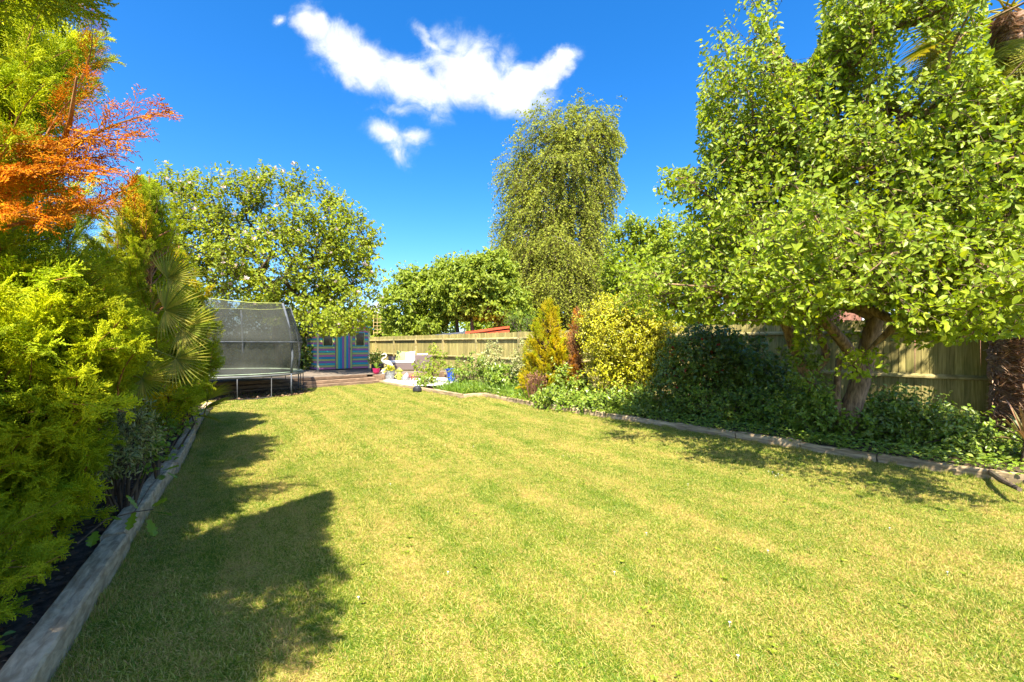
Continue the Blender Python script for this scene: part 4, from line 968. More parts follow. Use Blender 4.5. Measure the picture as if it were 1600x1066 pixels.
# blossom tree behind the trampoline
B = [blob(420, 400, 19.6, 150, 120, 1.98), blob(330, 370, 19.6, 90, 85, 1.49), blob(510, 385, 19.4, 70, 75, 1.36), blob(545, 450, 19.2, 50, 60, 1.12), blob(470, 480, 18.8, 90, 50, 0.99), blob(410, 275, 19.6, 8, 16, 0.25),
     blob(300, 300, 19.6, 26, 22, 0.43), blob(270, 330, 20.1, 50, 60, 0.93), blob(360, 290, 19.6, 26, 22, 0.50), blob(505, 318, 19.6, 22, 18, 0.43), blob(555, 370, 19.4, 24, 24, 0.43), blob(535, 500, 18.5, 42, 20, 0.50), blob(582, 410, 19.3, 16, 14, 0.31), blob(500, 505, 18.6, 40, 16, 0.37), blob(535, 506, 17.8, 46, 15, .4), blob(420, 300, 19.6, 60, 30, 0.74)]
def mag_keep(Pn):
    px, py = px_of(Pn); return ~((py > 524) | ((py > 505) & (px < 470)) | (px > 602))
mg, T_, C_, raw = tree('blossom_tree', 'wide spreading tree dotted with pale pink blossom above the trampoline and playhouse', (-10.3, 20.2, 0),
     [(-10.3, 20.2, 0), (-10.3, 20.1, 1.0), (-10.4, 20.0, 1.9), (-10.35, 19.9, 2.8), (-10.3, 19.8, 3.8)], .16, B, 620, 'magnolia_leaf', 12, .15, per=8, L=.55, nl=8, spread=.65, upb=.5, shell=.45, rtip=.008, keep=mag_keep, maxr=.1, twig=.007)
pos, ld, nn, s = raw; rs = np.random.default_rng(3)
k = rs.choice(len(pos), 230, replace=False); fl = []
fm = MB()
for q in range(7):
    a = q * 2 * math.pi / 7; e = R(35 + 30 * (q % 2)); b = len(fm.V); h = Vector((math.cos(a) * math.cos(e), math.sin(a) * math.cos(e), math.sin(e))); sd = Vector((-math.sin(a), math.cos(a), 0)) * .28
    fm.V += [Vector((0, 0, 0)), h * .55 - sd, h, h * .55 + sd]; fm.F.append([b, b + 1, b + 2, b + 3])
f0 = None
for j in k:
    p_ = Vector(pos[j]) + Vector((0, -.12, .1))
    if f0 is None: o = f0 = fm.build('flower', M['blossom'], mg, world=False)
    else: o = f0.copy(); COL.objects.link(o)
    o.location = p_ - mg.location; o.rotation_euler = (rs.uniform(-.6, .9), rs.uniform(-.6, .6), rs.uniform(0, 6)); o.scale = (rs.uniform(.09, .17),) * 3

# apple trees and others beyond the fence
for i, (bs, trunk, lb, sd) in enumerate([
    ([blob(650, 475, 30, 48, 48, 2.2), blob(625, 490, 30, 26, 30, 1.5), blob(640, 440, 30.5, 22, 14, 1), blob(690, 460, 29.5, 34, 46, 1.6), blob(668, 505, 29, 40, 16, 1.2)], [P_(668, 590, 30), P_(672, 540, 30), P_(668, 505, 30), P_(660, 470, 30)], 'rounded pale green apple tree beyond the far fence, leftmost of the three', 31),
    ([blob(720, 455, 29, 40, 46, 2.2), blob(722, 415, 29, 12, 12, .7), blob(700, 425, 29.3, 18, 16, .9), blob(735, 480, 28.4, 40, 24, 1.3), blob(760, 480, 28.2, 26, 30, 1)], [P_(722, 590, 29), P_(718, 540, 29), P_(714, 500, 29), P_(722, 460, 29)], 'middle apple tree with dark forked trunk above the slate roof', 32),
    ([blob(765, 440, 28, 38, 38, 2), blob(758, 412, 28, 14, 12, .8), blob(785, 480, 27.5, 36, 34, 1.5), blob(778, 415, 28, 12, 12, .7)], [P_(740, 590, 28), P_(740, 530, 28), P_(738, 500, 28), P_(752, 460, 28)], 'apple tree with pale upright stem above the red roof', 33)]):
    def kp(Pn):
        px, py = px_of(Pn); return ~((py > 500) & (px > 700) & (px < 775)) & (py < 522)
    tree('apple_tree', lb, (trunk[0][0], trunk[0][1], 0), trunk, .16, bs, 280, 'apple_leaf', sd, .21, per=8, L=.5, nl=8, shell=.6, group='apple trees beyond the far fence', keep=kp, rtip=.012, maxr=.12, twig=None)
B = [blob(870, 270, 34, 75, 100, 2.5), blob(905, 215, 34, 58, 48, 1.8), blob(945, 270, 34, 26, 75, 1.2), blob(830, 360, 33.5, 52, 80, 2.0), blob(880, 420, 33, 95, 60, 2.6), blob(925, 400, 33, 30, 80, 1.4), blob(800, 430, 33, 32, 60, 1.5),
     blob(868, 182, 34, 12, 18, .5), blob(925, 178, 34, 14, 22, .6), blob(950, 200, 34, 20, 24, .7), blob(900, 350, 33.4, 34, 50, 1.2), blob(915, 330, 33.2, 30, 40, 1.0), blob(805, 290, 33.6, 24, 30, .8), blob(860, 470, 32.5, 95, 30, 2)]
def birch_keep(Pn):
    px, py = px_of(Pn)
    g_ = (((px - 906) / 13) ** 2 + ((py - 350) / 34) ** 2 < 1)
    rsk = np.random.default_rng(1).random(len(px)) < .7
    return ~(g_ & rsk & (Pn[:, 0] % 1 > .55)) & (px < 972 + 8 * np.sin(py * .09) ) & (px > 762)
tree('birch_tree', 'tall weeping silver birch standing against the blue sky behind the fence', P_(885, 600, 34), [P_(885, 582, 34), P_(886, 500, 34), P_(890, 400, 34), P_(895, 320, 34), P_(900, 240, 34), P_(905, 190, 34)], .28, B, 800, 'birch_leaf', 41, .165,
     per=14, L=1.15, nl=14, leaf=LEAF2, droop=.9, spread=.5, upb=.1, bark='birch_bark', shell=.35, keep=birch_keep, rtip=.012, maxr=.15, twig=.008)
B = [blob(1000, 430, 24, 52, 58, 1.8), blob(985, 370, 24, 24, 26, .8), blob(1020, 375, 24, 30, 26, .9), blob(1050, 400, 23, 40, 60, 1.6), blob(975, 440, 23.6, 26, 50, 1.0)]
tree('plum_tree', 'bushy green tree with reddish shoot tips between the birch and the pear tree', P_(1010, 590, 24), [P_(1010, 584, 24), P_(1010, 520, 24), P_(1008, 470, 24), P_(1005, 430, 24)], .15, B, 330, 'pear_leaf', 42, .18, per=6, L=.5, nl=8, shell=.6, twig=.008, rtip=.012)
tree('elder_bush', 'low vivid green bush poking above the fence beside the red roof', P_(815, 570, 20.5), [P_(815, 572, 20.5), P_(815, 545, 20.5), P_(815, 520, 20.5)], .06, [blob(815, 508, 20.5, 26, 15, .8), blob(800, 500, 20.5, 14, 9, .5), blob(835, 512, 20.5, 16, 14, .5)], 90, 'bright_leaf', 43, .1, per=3, L=.3, nl=8, leaf=LEAFN, cat='bush', twig=.004)
tree('pink_shrub', 'pale pink flowering shrub glimpsed over the fence under the pear leaves', P_(1165, 590, 13), [P_(1165, 590, 13), P_(1165, 540, 13), P_(1165, 500, 13)], .05, [blob(1170, 485, 13, 45, 18, .6)], 60, 'pink_flower', 44, .06, per=3, L=.25, nl=6, leaf=LEAF2, cat='bush')
tree('distant_trees', 'far line of green trees low beyond the boundary fence', (10, 46, 0), [(10, 46, 0), (10, 46, 1.2), (10, 46, 2)], .2, [(-20 + 4.5 * q, 46 + (q % 3), 1.8, 4.2, 1.5, 2.3 + .5 * (q % 2)) for q in range(16)], 1900, 'apple_leaf', 47, .5, per=5, L=.8, nl=7, leaf=LEAF2, twig=None, shell=.7, cat='trees')
# dark evergreens closing the far left, seen through the net
for i, (px, y, h, w, lb) in enumerate([(330, 24, 4.8, 2.6, 'dark evergreen bush behind the trampoline net, leftmost of three'), (405, 23.5, 4.6, 2.4, 'dark evergreen bush behind the trampoline net, the middle one'), (470, 22.6, 3.2, 1.5, 'dark evergreen bush in deep shade against the playhouse side'), (215, 26, 5.5, 4, 'tall dark evergreen behind the golden cypress hedge')]):
    c = at(px, 538, y)
    tree('evergreen_bush', lb, (c.x, c.y, 0), [(c.x, c.y, 0), (c.x, c.y, h * .3), (c.x, c.y, h * .5)], .1, [(c.x, c.y, h * .5, w, 1.2, h * .5), (c.x, c.y, h * .25, w, 1.2, h * .28)], 230, 'dark_leaf', 50 + i, .16, per=3, L=.4, nl=7, cat='bush', group='dark evergreens behind the trampoline', twig=None, shell=.7)

# ------------------------------------------------------------------ cypress boughs
def bough_mesh(name, mat, seed, nsp=32, nb=12, sub=5, width=.32, dens=1.0, thick=.0055, rib='rust_bark'):
    rs = np.random.default_rng(seed); A = []; Bq = []; rr = []
    def axis(t): return np.stack([.05 * np.sin(t * 3 + seed), t, .10 * np.sin(t * np.pi * .9) - .02 * t], -1)
    t = np.linspace(.04, .985, nsp); p0 = axis(t); td = unit(axis(t + .01) - p0)
    sgn = np.where(np.arange(nsp) % 2, 1, -1); roll = rs.normal(0, .55, nsp) + np.where(rs.random(nsp) < .25, rs.choice([-1.3, 1.3], nsp), 0)
    ang = np.radians(rs.uniform(32, 50, nsp)); L = width * (1 - t) ** .55 * (.55 + .6 * t) * rs.uniform(.75, 1.2, nsp) + .06
    sd = np.stack([np.cos(roll) * sgn, np.zeros(nsp), np.sin(roll)], -1)
    sdn = unit(td * np.cos(ang)[:, None] + sd * np.sin(ang)[:, None])
    pn = unit(np.cross(td, sdn))
    A.append(p0); Bq.append(p0 + sdn * L[:, None]); rr.append(np.full(nsp, thick * .9))
    s = np.linspace(.12, .97, nb)
    P1 = p0[:, None] + sdn[:, None] * (L[:, None] * s)[..., None] + np.stack([np.zeros((nsp, nb)), np.zeros((nsp, nb)), .03 * np.sin(s * 3)[None] * np.ones((nsp, 1))], -1)
    sg = np.where(np.arange(nb) % 2, 1, -1)[None, :, None]; inpl = np.cross(pn, sdn)[:, None] * sg
    a1 = np.radians(rs.uniform(28, 48, (nsp, nb)))[..., None]; tw = rs.normal(0, .35, (nsp, nb))[..., None]
    D1 = unit(sdn[:, None] * np.cos(a1) + (inpl + pn[:, None] * tw) * np.sin(a1))
    L1 = ((L[:, None] * .42) * (1 - s[None]) + .028) * rs.uniform(.7, 1.25, (nsp, nb))
    k = rs.random((nsp, nb)) < dens
    A.append(P1[k]); Bq.append((P1 + D1 * L1[..., None])[k]); rr.append(np.full(k.sum(), thick))
    u = np.linspace(.2, .95, sub)
    P2 = P1[:, :, None] + D1[:, :, None] * (L1[..., None] * u)[..., None]
    sg2 = np.where(np.arange(sub) % 2, 1, -1)[None, None, :, None]
    in2 = np.cross(pn[:, None], D1)[:, :, None] * sg2
    a2 = np.radians(rs.uniform(25, 50, (nsp, nb, sub)))[..., None]; tw2 = rs.normal(0, .45, (nsp, nb, sub))[..., None]
    D2 = unit(D1[:, :, None] * np.cos(a2) + (in2 + pn[:, None, None] * tw2) * np.sin(a2))
    L2 = np.clip(L1[..., None] * .45 * (1.1 - u), .014, .05) * rs.uniform(.7, 1.3, (nsp, nb, sub))
    k2 = np.broadcast_to(k[..., None], L2.shape)
    A.append(P2[k2]); Bq.append((P2 + D2 * L2[..., None])[k2]); rr.append(np.full(k2.sum(), thick))
    A = np.concatenate(A); Bq = np.concatenate(Bq); rr = np.concatenate(rr)
    d = unit(Bq - A); x = unit(np.cross(d, rs.normal(size=d.shape))); y = np.cross(d, x)
    a = np.arange(3) * 2 * np.pi / 3
    ring = (A + (Bq - A) * .12)[:, None] + (x[:, None] * np.cos(a)[None, :, None] + y[:, None] * np.sin(a)[None, :, None]) * rr[:, None, None]
    V = np.concatenate([ring, Bq[:, None]], 1).reshape(-1, 3)
    F0 = np.array([[0, 1, 3], [1, 2, 3], [2, 0, 3]]); Fa = (F0[None] + (np.arange(len(A)) * 4)[:, None, None]).reshape(-1, 3)
    # woody rib
    tt = np.linspace(0, 1, 9); ax = axis(tt); rv = tubes_np(ax[:-1], ax[1:], .012 * (1 - tt[:-1]) + .002, .012 * (1 - tt[1:]) + .002, 5)
    me = mesh_np(name, np.concatenate([V, rv[0]]), [Fa, rv[1] + len(V)], M[mat], False); me.materials.append(M[rib])
    mi = np.zeros(len(me.polygons), np.int32); mi[len(Fa):] = 1; me.polygons.foreach_set('material_index', mi); return me
BM = {k: [bough_mesh('bough', k, 100 + 7 * i + j, *a) for j in range(3)] for i, (k, a) in enumerate([('cypress_gold', (30, 12, 4)), ('cypress_green', (30, 12, 4)), ('cypress_dead', (30, 12, 4, .32, .85, .0036)), ('cypress_yellow', (22, 8, 3, .34, 1.0, .013)), ('dead_brown', (22, 8, 3, .3, .9, .010))])}
def put_bough(parent, mat, origin, d, L, roll, rs, squash=1.0):
    me = BM[mat][rs.integers(0, 3)]
    o = bpy.data.objects.new('bough', me); COL.objects.link(o); o.parent = parent
    q = Vector(d).to_track_quat('Y', 'Z') @ Quaternion((0, 1, 0), roll)
    o.matrix_local = Matrix.Translation(Vector(origin) - parent.location) @ q.to_matrix().to_4x4() @ Matrix.Diagonal((L, L, L, 1))
    return o
LX = np.array([0, 60, 100, 130, 190, 262, 290, 330, 400, 450, 500, 560, 620, 650, 690, 740, 800, 850, 900, 960, 1020, 1066])
LP = np.array([175, 210, 222, 170, 170, 190, 270, 300, 330, 345, 356, 354, 328, 290, 200, 175, 180, 150, 110, 55, 25, 10])
LP2 = np.array([175, 210, 222, 170, 140, 130, 130, 130, 150, 200, 250, 230, 220, 215, 200, 175, 180, 150, 110, 55, 25, 10])
SY = np.array([4.85, 5.0, 6.2, 6.7, 7.0, 9.8, 10.6]); SX = np.array([-2.2, -2.7, -3.2, -4.2, -4.5, -5.1, -6.6])
def left_ok(p, near=True, m=0):
    gy = p[1] + .675 * p[2]
    if near is not None and m != 99 and gy > 4.85 and p[0] > np.interp(gy, SY, SX) and not (p[1] > .5 and H0 - F * (p[2] - CH) / p[1] < 210): return False
    if m == 99: m = 0
    if p[1] < .05: return math.hypot(p[0], p[1]) > .85
    px, py = 800 + F * p[0] / p[1], H0 - F * (p[2] - CH) / p[1]
    if math.hypot(p[0], p[1]) < .85: return False
    if py < 0: return px < 235 + m or p[1] < .6
    if py > 1066: return True
    return px < np.interp(py, LX, LP2 if near else LP) + m
def conifer(name, label, base, H, Rb, n, mats, seed, Lr=(.6, .95), prof=None, e0=15, e1=72, zmin=.3, near=True, cat='conifer', r_tr=.09, inner=.45, group=None, azr=None, m=0, trunkmat='rust_bark', lift=0):
    rs = np.random.default_rng(seed); bx, by = base; root = empty(name, (bx, by, 0), label, cat, group)
    prof = prof or (lambda t: (1 - t) ** .7 + .05)
    A = []; Bq = []; used = 0
    for i in range(n * 3):
        if used >= n: break
        t = rs.random() ** 1.15; z = zmin + t * (H - zmin); az = rs.uniform(0, 2 * math.pi) if azr is None else rs.uniform(*azr)
        lay = 1.0 if rs.random() > inner else rs.uniform(.45, .8)
        r = Rb * prof(t) * lay * rs.uniform(.85, 1.1); e = R(e0 + (e1 - e0) * t + rs.normal(0, 9))
        out = Vector((math.cos(az), math.sin(az), 0)); tip = Vector((bx, by, z)) + out * r
        d = (out * math.cos(e) + Vector((0, 0, math.sin(e))) + Vector(rs.normal(0, .12, 3))).normalized(); L = rs.uniform(*Lr) * min(1, .45 + r / max(Rb, .01) * .8)
        if not left_ok(tip, near, m) or not left_ok(tip + Vector((.06, 0, 0)), near, m): continue
        og = tip - d * L
        if not left_ok(og, near, m + 8): continue
        mid = tip - d * L * .35; s_ = Vector((.9, -.4, 0)).normalized() * L * .16
        if base[0] < 0 and base[1] < 9 and near is not None and not left_ok(mid + s_, near, m + 10): continue
        mat = mats[0 if lay < 1 and rs.random() < .6 else rs.integers(0, len(mats))]
        put_bough(root, mat, og, d, L, rs.normal(0, .5), rs); used += 1
        zz = max(.1, min(H * .97, og.z - .3 * abs(r) - .1)); A.append((bx, by, zz)); Bq.append(tuple(og))
    A = np.array(A); Bq = np.array(Bq); th = .008 + .006 * np.linalg.norm(Bq - A, axis=1)
    tr = bumpy_tube([(bx, by, 0), (bx, by, H * .3), (bx + .02, by, H * .65), (bx, by, H * .98)], [r_tr, r_tr * .8, r_tr * .5, .01], rs, 12, 30, .08)
    V, Fa = join([tr, tubes_np(A, Bq, th * 1.6, th, 5)]); link('trunk', mesh_np('trunk', V, Fa, M[trunkmat], True), root)
    return root
full = lambda t: min(1, .75 + t * .5) * (1 - t) ** .5 + .08
_lo = left_ok
def left_ok(p, near=True, m=0):
    gy = p[1] + .675 * p[2]
    if p[1] > .05 and 40 < H0 - F * (p[2] - CH) / p[1] < 1066 and 800 + F * p[0] / p[1] > -60: return False
    return _lo(p, near, 99) and not (p[0] < -2.92 + .67 * (gy - 3.55) + .02) and not p[0] > np.interp(gy, [2., 2.4, 3.1, 3.4, 4.4, 4.9], [-.95, -.82, -1.15, -1.4, -1.75, -2.1])
conifer('golden_cypress', 'golden cypress overhanging the very top left corner, nearest the camera', (-2.02, 1.2), 5.45, 1.55, 460, ['cypress_gold', 'cypress_gold', 'cypress_green', 'cypress_gold'], 201, (.6, .95), lambda t: (1 - t) ** .9 + .03, 5, 65, 1.8)
left_ok = _lo
cA = conifer('golden_cypress', 'tall golden-green cypress with a burnt orange dead branch at the left edge', (-4.75, 3.75), 5.5, 2.5, 620, ['cypress_green', 'cypress_gold', 'cypress_gold', 'cypress_gold'], 207, (.65, 1.0), lambda t: (1 - t) ** .68 + .04, 8, 60, .9, azr=(-2.3, 1.5))
conifer('golden_cypress', 'lowest nearest golden cypress spilling bright plumes over the left timber sleeper', (-3.7, 3.55), 2.2, 1.4, 480, ['cypress_green', 'cypress_gold', 'cypress_gold', 'cypress_gold'], 202, (.55, .9), lambda t: (1 - t ** 3) ** .5 * .85 + .15, 5, 45, .2, azr=(-2.6, 1.5), r_tr=.05)
conifer('golden_cypress', 'small shaded green cypress bush at the bottom left corner', (-2.95, 2.15), 1.1, .62, 130, ['cypress_green', 'cypress_green', 'cypress_gold'], 212, (.35, .6), lambda t: (1 - t ** 3) ** .5 * .8 + .2, 5, 45, .12, r_tr=.03)
conifer('golden_cypress', 'pointed golden cypress behind the fan palm leaves with its sharp tip against the sky', (-5.1, 6.4), 4.0, 1.75, 420, ['cypress_green', 'cypress_gold', 'cypress_gold', 'cypress_yellow'], 204, (.6, .95), lambda t: (1 - t) ** .8 + .04, 20, 75, .15, near=False, r_tr=.03)
conifer('golden_cypress', 'golden cypress at the right end of the hedge, next to the trampoline net', (-6.0, 8.2), 3.4, 1.6, 460, ['cypress_green', 'cypress_gold', 'cypress_yellow'], 205, (.6, .95), lambda t: (1 - t) ** .7 + .06, 20, 75, .1, near=False)
conifer('golden_cypress', 'shaded green cypress filling the hedge between the tall near one and the palm', (-5.7, 5.0), 4.0, 1.8, 380, ['cypress_green', 'cypress_gold', 'cypress_gold'], 206, (.7, 1.0), full, 15, 65, .2, near=False, m=-25)
# burnt orange boughs of the near tree
rs = np.random.default_rng(44)
for (px0, py0, y0, px1, py1, y1, k) in [(60, 265, 3.0, 255, 170, 2.9, 1), (-20, 290, 3.0, 195, 225, 2.9, 3), (-60, 340, 3.0, 150, 275, 2.8, 3), (60, 345, 3.1, 205, 280, 3.0, 2), (90, 230, 2.9, 135, 110, 2.8, 1), (105, 150, 2.9, 133, 5, 2.8, 1), (-100, 380, 2.9, 70, 350, 2.8, 2), (-60, 280, 2.9, 80, 225, 2.8, 1)]:
    for q in range(k):
        a = at(px0 + rs.normal(0, 22), py0 + rs.normal(0, 22), y0 + rs.normal(0, .12)); b = at(px1 - abs(rs.normal(0, 28)), py1 + rs.normal(0, 20), y1 + rs.normal(0, .12))
        if q == 0: b = at(px1, py1, y1)
        put_bough(cA, 'cypress_dead', a, (b - a).normalized(), (b - a).length * (1 if q == 0 else rs.uniform(.7, 1)), rs.normal(0, .8), rs)
for (a, b) in [((0, 590, 3.6), (145, 470, 3.4)), ((90, 250, 3.1), (120, 120, 2.7))]:
    MB().tube([at(*a), at((a[0] + b[0]) / 2 + 5, (a[1] + b[1]) / 2 + 4, (a[2] + b[2]) / 2), at(*b)], [.018, .013, .005], 7).build('limb', M['rust_bark'], cA, smooth=True)

# golden conifer and its dead brown half, in the right bed
def flame(name, label, px, py0, py1, y, wpx, n, mats, seed, e=(25, 78)):
    a = at(px, py1, y); H = at(px, py0, y).z; Rb = wpx / F * y
    return conifer(name, label, (a.x, a.y), H, Rb, n, mats, seed, (.4, .65), lambda t: (1 - t) ** .75 * (.75 + .5 * t) + .04, e[0], e[1], .05, near=None, cat='conifer', trunkmat='twig_bark', inner=.4)
_lo = left_ok
left_ok = lambda p, near=True, m=0: True
flame('golden_conifer', 'flame-shaped golden yellow conifer with orange tinged top in the right bed', 858, 466, 600, 12.3, 62, 420, ['cypress_yellow', 'cypress_yellow', 'cypress_gold'], 301)
flame('browned_conifer', 'dead brown and orange conifer top just right of the golden one', 901, 478, 600, 11.9, 34, 170, ['dead_brown', 'dead_brown', 'cypress_dead'], 302)
flame('golden_conifer', 'short yellow-green conifer bush at the foot of the dead brown one', 893, 530, 610, 12.2, 40, 130, ['cypress_gold', 'cypress_yellow'], 303)
left_ok = _lo

# ------------------------------------------------------------------ shrubs and plants of the right bed
def shrub(name, label, blobs, n, mat, seed, size, per=3, L=.22, nl=7, leaf=LEAF6, stems=14, cat='shrub', extra=None, upb=.4, shell=.6, group=None, droop=.1, spread=.8):
    rs = np.random.default_rng(seed); T, C = sample_blobs(blobs, n, rs, shell); k = T[:, 2] > .06; T, C = T[k], C[k]
    bx, by = np.mean([b[0] for b in blobs]), np.mean([b[1] for b in blobs]); root = empty(name, (bx, by, 0), label, cat, group)
    lv, tw, raw = shoots(T, unit(T - C + [0, -.05, 0]), rs, per, L, nl, size, leaf, droop, spread, upb, .7, .01, twig=.003)
    tag(link('foliage', mesh_np('foliage', lv[0], [lv[1]], M[mat]), root), kind='stuff')
    j = rs.choice(len(T), min(stems, len(T)), replace=False); A = np.c_[bx + rs.normal(0, .06, len(j)), by + rs.normal(0, .06, len(j)), np.zeros(len(j))]
    mid = (A + T[j]) / 2 + rs.normal(0, .06, A.shape) + [0, 0, .1]
    V, Fa = join([tubes_np(A, mid, np.full(len(j), .016), np.full(len(j), .011), 5), tubes_np(mid, T[j], np.full(len(j), .011), np.full(len(j), .005), 5), tw])
    link('stem', mesh_np('stem', V, Fa, M['twig_bark']), root)
    if extra:
        nm, em, cnt, es, el = extra; pos = raw[0]; o_ = rs.choice(len(pos), cnt); q = pos[o_] + rs.normal(0, .02, (cnt, 3)) + [0, -.03, .02]; parts_ = []
        for w in range(5): parts_.append(stamp(el, q, unit(rs.normal(size=q.shape) + [0, -.3, .5]), rs.normal(size=q.shape) + [0, -1, .5], np.full(cnt, es)))
        V, Fa = join(parts_); tag(link(nm, mesh_np(nm, V, Fa, M[em]), root), kind='stuff')
    return root
shrub('golden_shrub', 'large rounded golden yellow shrub between the conifers and the pear tree', [blob(975, 530, 11.2, 62, 55, .9), blob(950, 500, 11.2, 40, 34, .6), blob(990, 490, 11.1, 40, 26, .6), blob(1000, 570, 11, 50, 36, .7), blob(955, 580, 11, 30, 30, .5), blob(1030, 530, 10.8, 30, 40, .4)], 1100, 'gold_leaf', 401, .052, per=7)
shrub('camellia', 'dark glossy shrub with scattered red flowers in the pear tree shade', [blob(1085, 565, 9.6, 46, 50, .5), blob(1060, 610, 9.4, 34, 44, .4), blob(1105, 540, 9.8, 34, 26, .4)], 360, 'dark_leaf', 402, .07, per=4, extra=('blossom', 'red_flower', 60, .06, LEAF2))
shrub('dogwood_shrub', 'light green shrub in front of the golden conifer foot', [blob(885, 600, 11.6, 26, 26, .35), blob(905, 620, 11.3, 30, 22, .35)], 110, 'bed_leaf', 403, .07)
shrub('cream_shrub', 'pale cream flowering shrub beside the golden conifer, nearer the fence', [blob(822, 560, 14.6, 18, 30, .4), blob(815, 580, 14.4, 20, 24, .4)], 130, 'variegated_leaf', 404, .06, extra=('blossom', 'cream_flower', 90, .05, LEAF2))
shrub('cream_shrub', 'upright cream flower spikes against the fence, left of the other pale shrub', [blob(768, 555, 16.4, 12, 16, .3), blob(765, 575, 16.2, 16, 18, .3)], 80, 'variegated_leaf', 405, .07, extra=('blossom', 'cream_flower', 90, .06, LEAF2))
shrub('arching_shrub', 'loose arching green shrub in front of the sofa and blue pot', [blob(672, 578, 17.2, 22, 20, .5), blob(680, 560, 17.3, 16, 14, .4), blob(665, 598, 17, 20, 10, .4)], 60, 'apple_leaf', 406, .085, spread=1.0)
shrub('rose_bush', 'mid green rose bush right of the blue pot', [blob(735, 580, 15.6, 26, 22, .5), blob(760, 592, 15.2, 24, 18, .4), blob(722, 592, 15.4, 16, 14, .3)], 120, 'bed_leaf', 407, .075)
shrub('peony_plant', 'broad-leaved grey-green perennial below the cream flowers', [blob(790, 592, 14.6, 26, 20, .5), blob(812, 602, 14.2, 18, 18, .4)], 120, 'bed_leaf', 408, .11)
shrub('small_shrub', 'small loose shrub overhanging the white gravel beside the black ball', [blob(662, 602, 16.4, 12, 10, .25)], 36, 'bed_leaf', 409, .08)
shrub('strawberry_patch', 'low bright leafy patch spilling over the edging below the golden shrub', [blob(880, 632, 10.8, 34, 14, .4), blob(925, 640, 10.3, 40, 14, .4), blob(860, 622, 11.2, 20, 14, .3)], 190, 'bed_leaf', 410, .08, stems=5)
shrub('spurge_clump', 'taller lush green clump between the low leafy patch and the red-flowered shrub', [blob(975, 635, 10, 40, 22, .4), blob(1020, 640, 9.6, 34, 24, .35)], 200, 'bed_leaf', 411, .075)
shrub('shade_shrub', 'dense shaded green foliage left of the ivy-clad stem', [blob(1110, 635, 9.0, 60, 28, .35), blob(1170, 645, 8.5, 60, 28, .35), blob(1225, 655, 8.2, 50, 30, .3)], 420, 'bed_leaf', 412, .06)
shrub('added_shade_shrub', 'tall loose dark shrub added as stand-in for shade on the fence between the red-flowered shrub and the ivy stem', [blob(1150, 585, 9.6, 34, 40, .4), blob(1195, 600, 9.2, 36, 36, .4), blob(1160, 540, 9.9, 24, 22, .3)], 230, 'dark_leaf', 416, .085, per=4)  # added dark shrub, imitates the shade lying on the fence here
shrub('ivy_mound', 'mound of ivy around the foot of the pear trunk', [blob(1255, 650, 7.6, 36, 40, .25), blob(1290, 668, 7.1, 34, 22, .2)], 200, 'bed_leaf', 413, .065)
shrub('bramble', 'sunlit bramble mound against the fence right of the pear trunk', [blob(1420, 655, 7.2, 56, 28, .35), blob(1370, 672, 7.0, 36, 20, .3), blob(1475, 675, 6.6, 46, 22, .35), blob(1400, 635, 7.6, 30, 16, .2)], 330, 'bed_leaf', 414, .07)
shrub('bramble', 'low bramble in front of the fence end by the palm trunk', [blob(1500, 690, 6.2, 40, 20, .3), blob(1560, 705, 6.0, 50, 20, .35), blob(1455, 700, 6.2, 30, 12, .25)], 220, 'bed_leaf', 415, .06)
# low ground cover over the whole bed
rs = np.random.default_rng(21)
q = rs.uniform((-3.5, 3), (9, 17.5), (60000, 2)); q = q[inside(q, [(x + .06, y + .05) for x, y in RB[1:10]] + [tuple(fp(-4)), tuple(fp(16)), (-1.8, 17.2)])]
n = len(q); hgt = .10 + .15 * rs.random(n) * (.5 + .5 * np.sin(q[:, 0] * 2.3 + q[:, 1] * 1.7)) + .05
a = rs.uniform(0, 6.28, n)
gc = stamp(LEAF6, np.c_[q, hgt], np.c_[np.cos(a), np.sin(a), rs.uniform(-.2, .5, n)], rs.normal(0, .35, (n, 3)) + [0, -.2, 1], rs.uniform(.035, .075, n))
tag(link('ground_cover', mesh_np('ground_cover', gc[0], [gc[1]], M['bed_leaf'])), 'low leafy ground cover filling the right bed', 'ground cover', kind='stuff')
pts_ = along(RB[2:], (1, -.40, .03), 330); n = len(pts_); a = rs.uniform(0, 6.28, n)
dist_ = np.full(n, .09) + rs.uniform(.03, .09, n)
gl = stamp(LEAF6, np.c_[pts_, dist_], np.c_[np.cos(a), np.sin(a), rs.uniform(-.3, .4, n)], rs.normal(0, .35, (n, 3)) + [0, -.3, 1], rs.uniform(.03, .065, n))
tag(link('edging_plants', mesh_np('edging_plants', gl[0], [gl[1]], M['bed_leaf'])), 'fringe of small leaves lapping over the right timber edging', 'ground cover', kind='stuff')
# long grass in the bed behind the edging
q = rs.uniform((-3.6, 11.0), (1.2, 16.5), (9000, 2)); q = q[inside(q, [(-2.5, 14.6), (-1.4, 13.25), (-.8, 13.75), (.45, 11.6), (.9, 12.4), (-.6, 15.2), (-1.9, 16.4)])]; n = len(q); a = rs.uniform(0, 6.28, n); el = rs.uniform(.8, 1.5, n)
lg = stamp(BLADE, np.c_[q, np.full(n, .06)], np.c_[np.cos(a) * np.cos(el), np.sin(a) * np.cos(el), np.sin(el)], np.c_[np.cos(a + 2), np.sin(a + 2), np.full(n, .4)], rs.uniform(.18, .42, n))
tag(link('long_grass', mesh_np('long_grass', lg[0], [lg[1]], M['long_grass'])), 'tall uncut bright green grass behind the pale sleepers', 'long grass', kind='stuff')
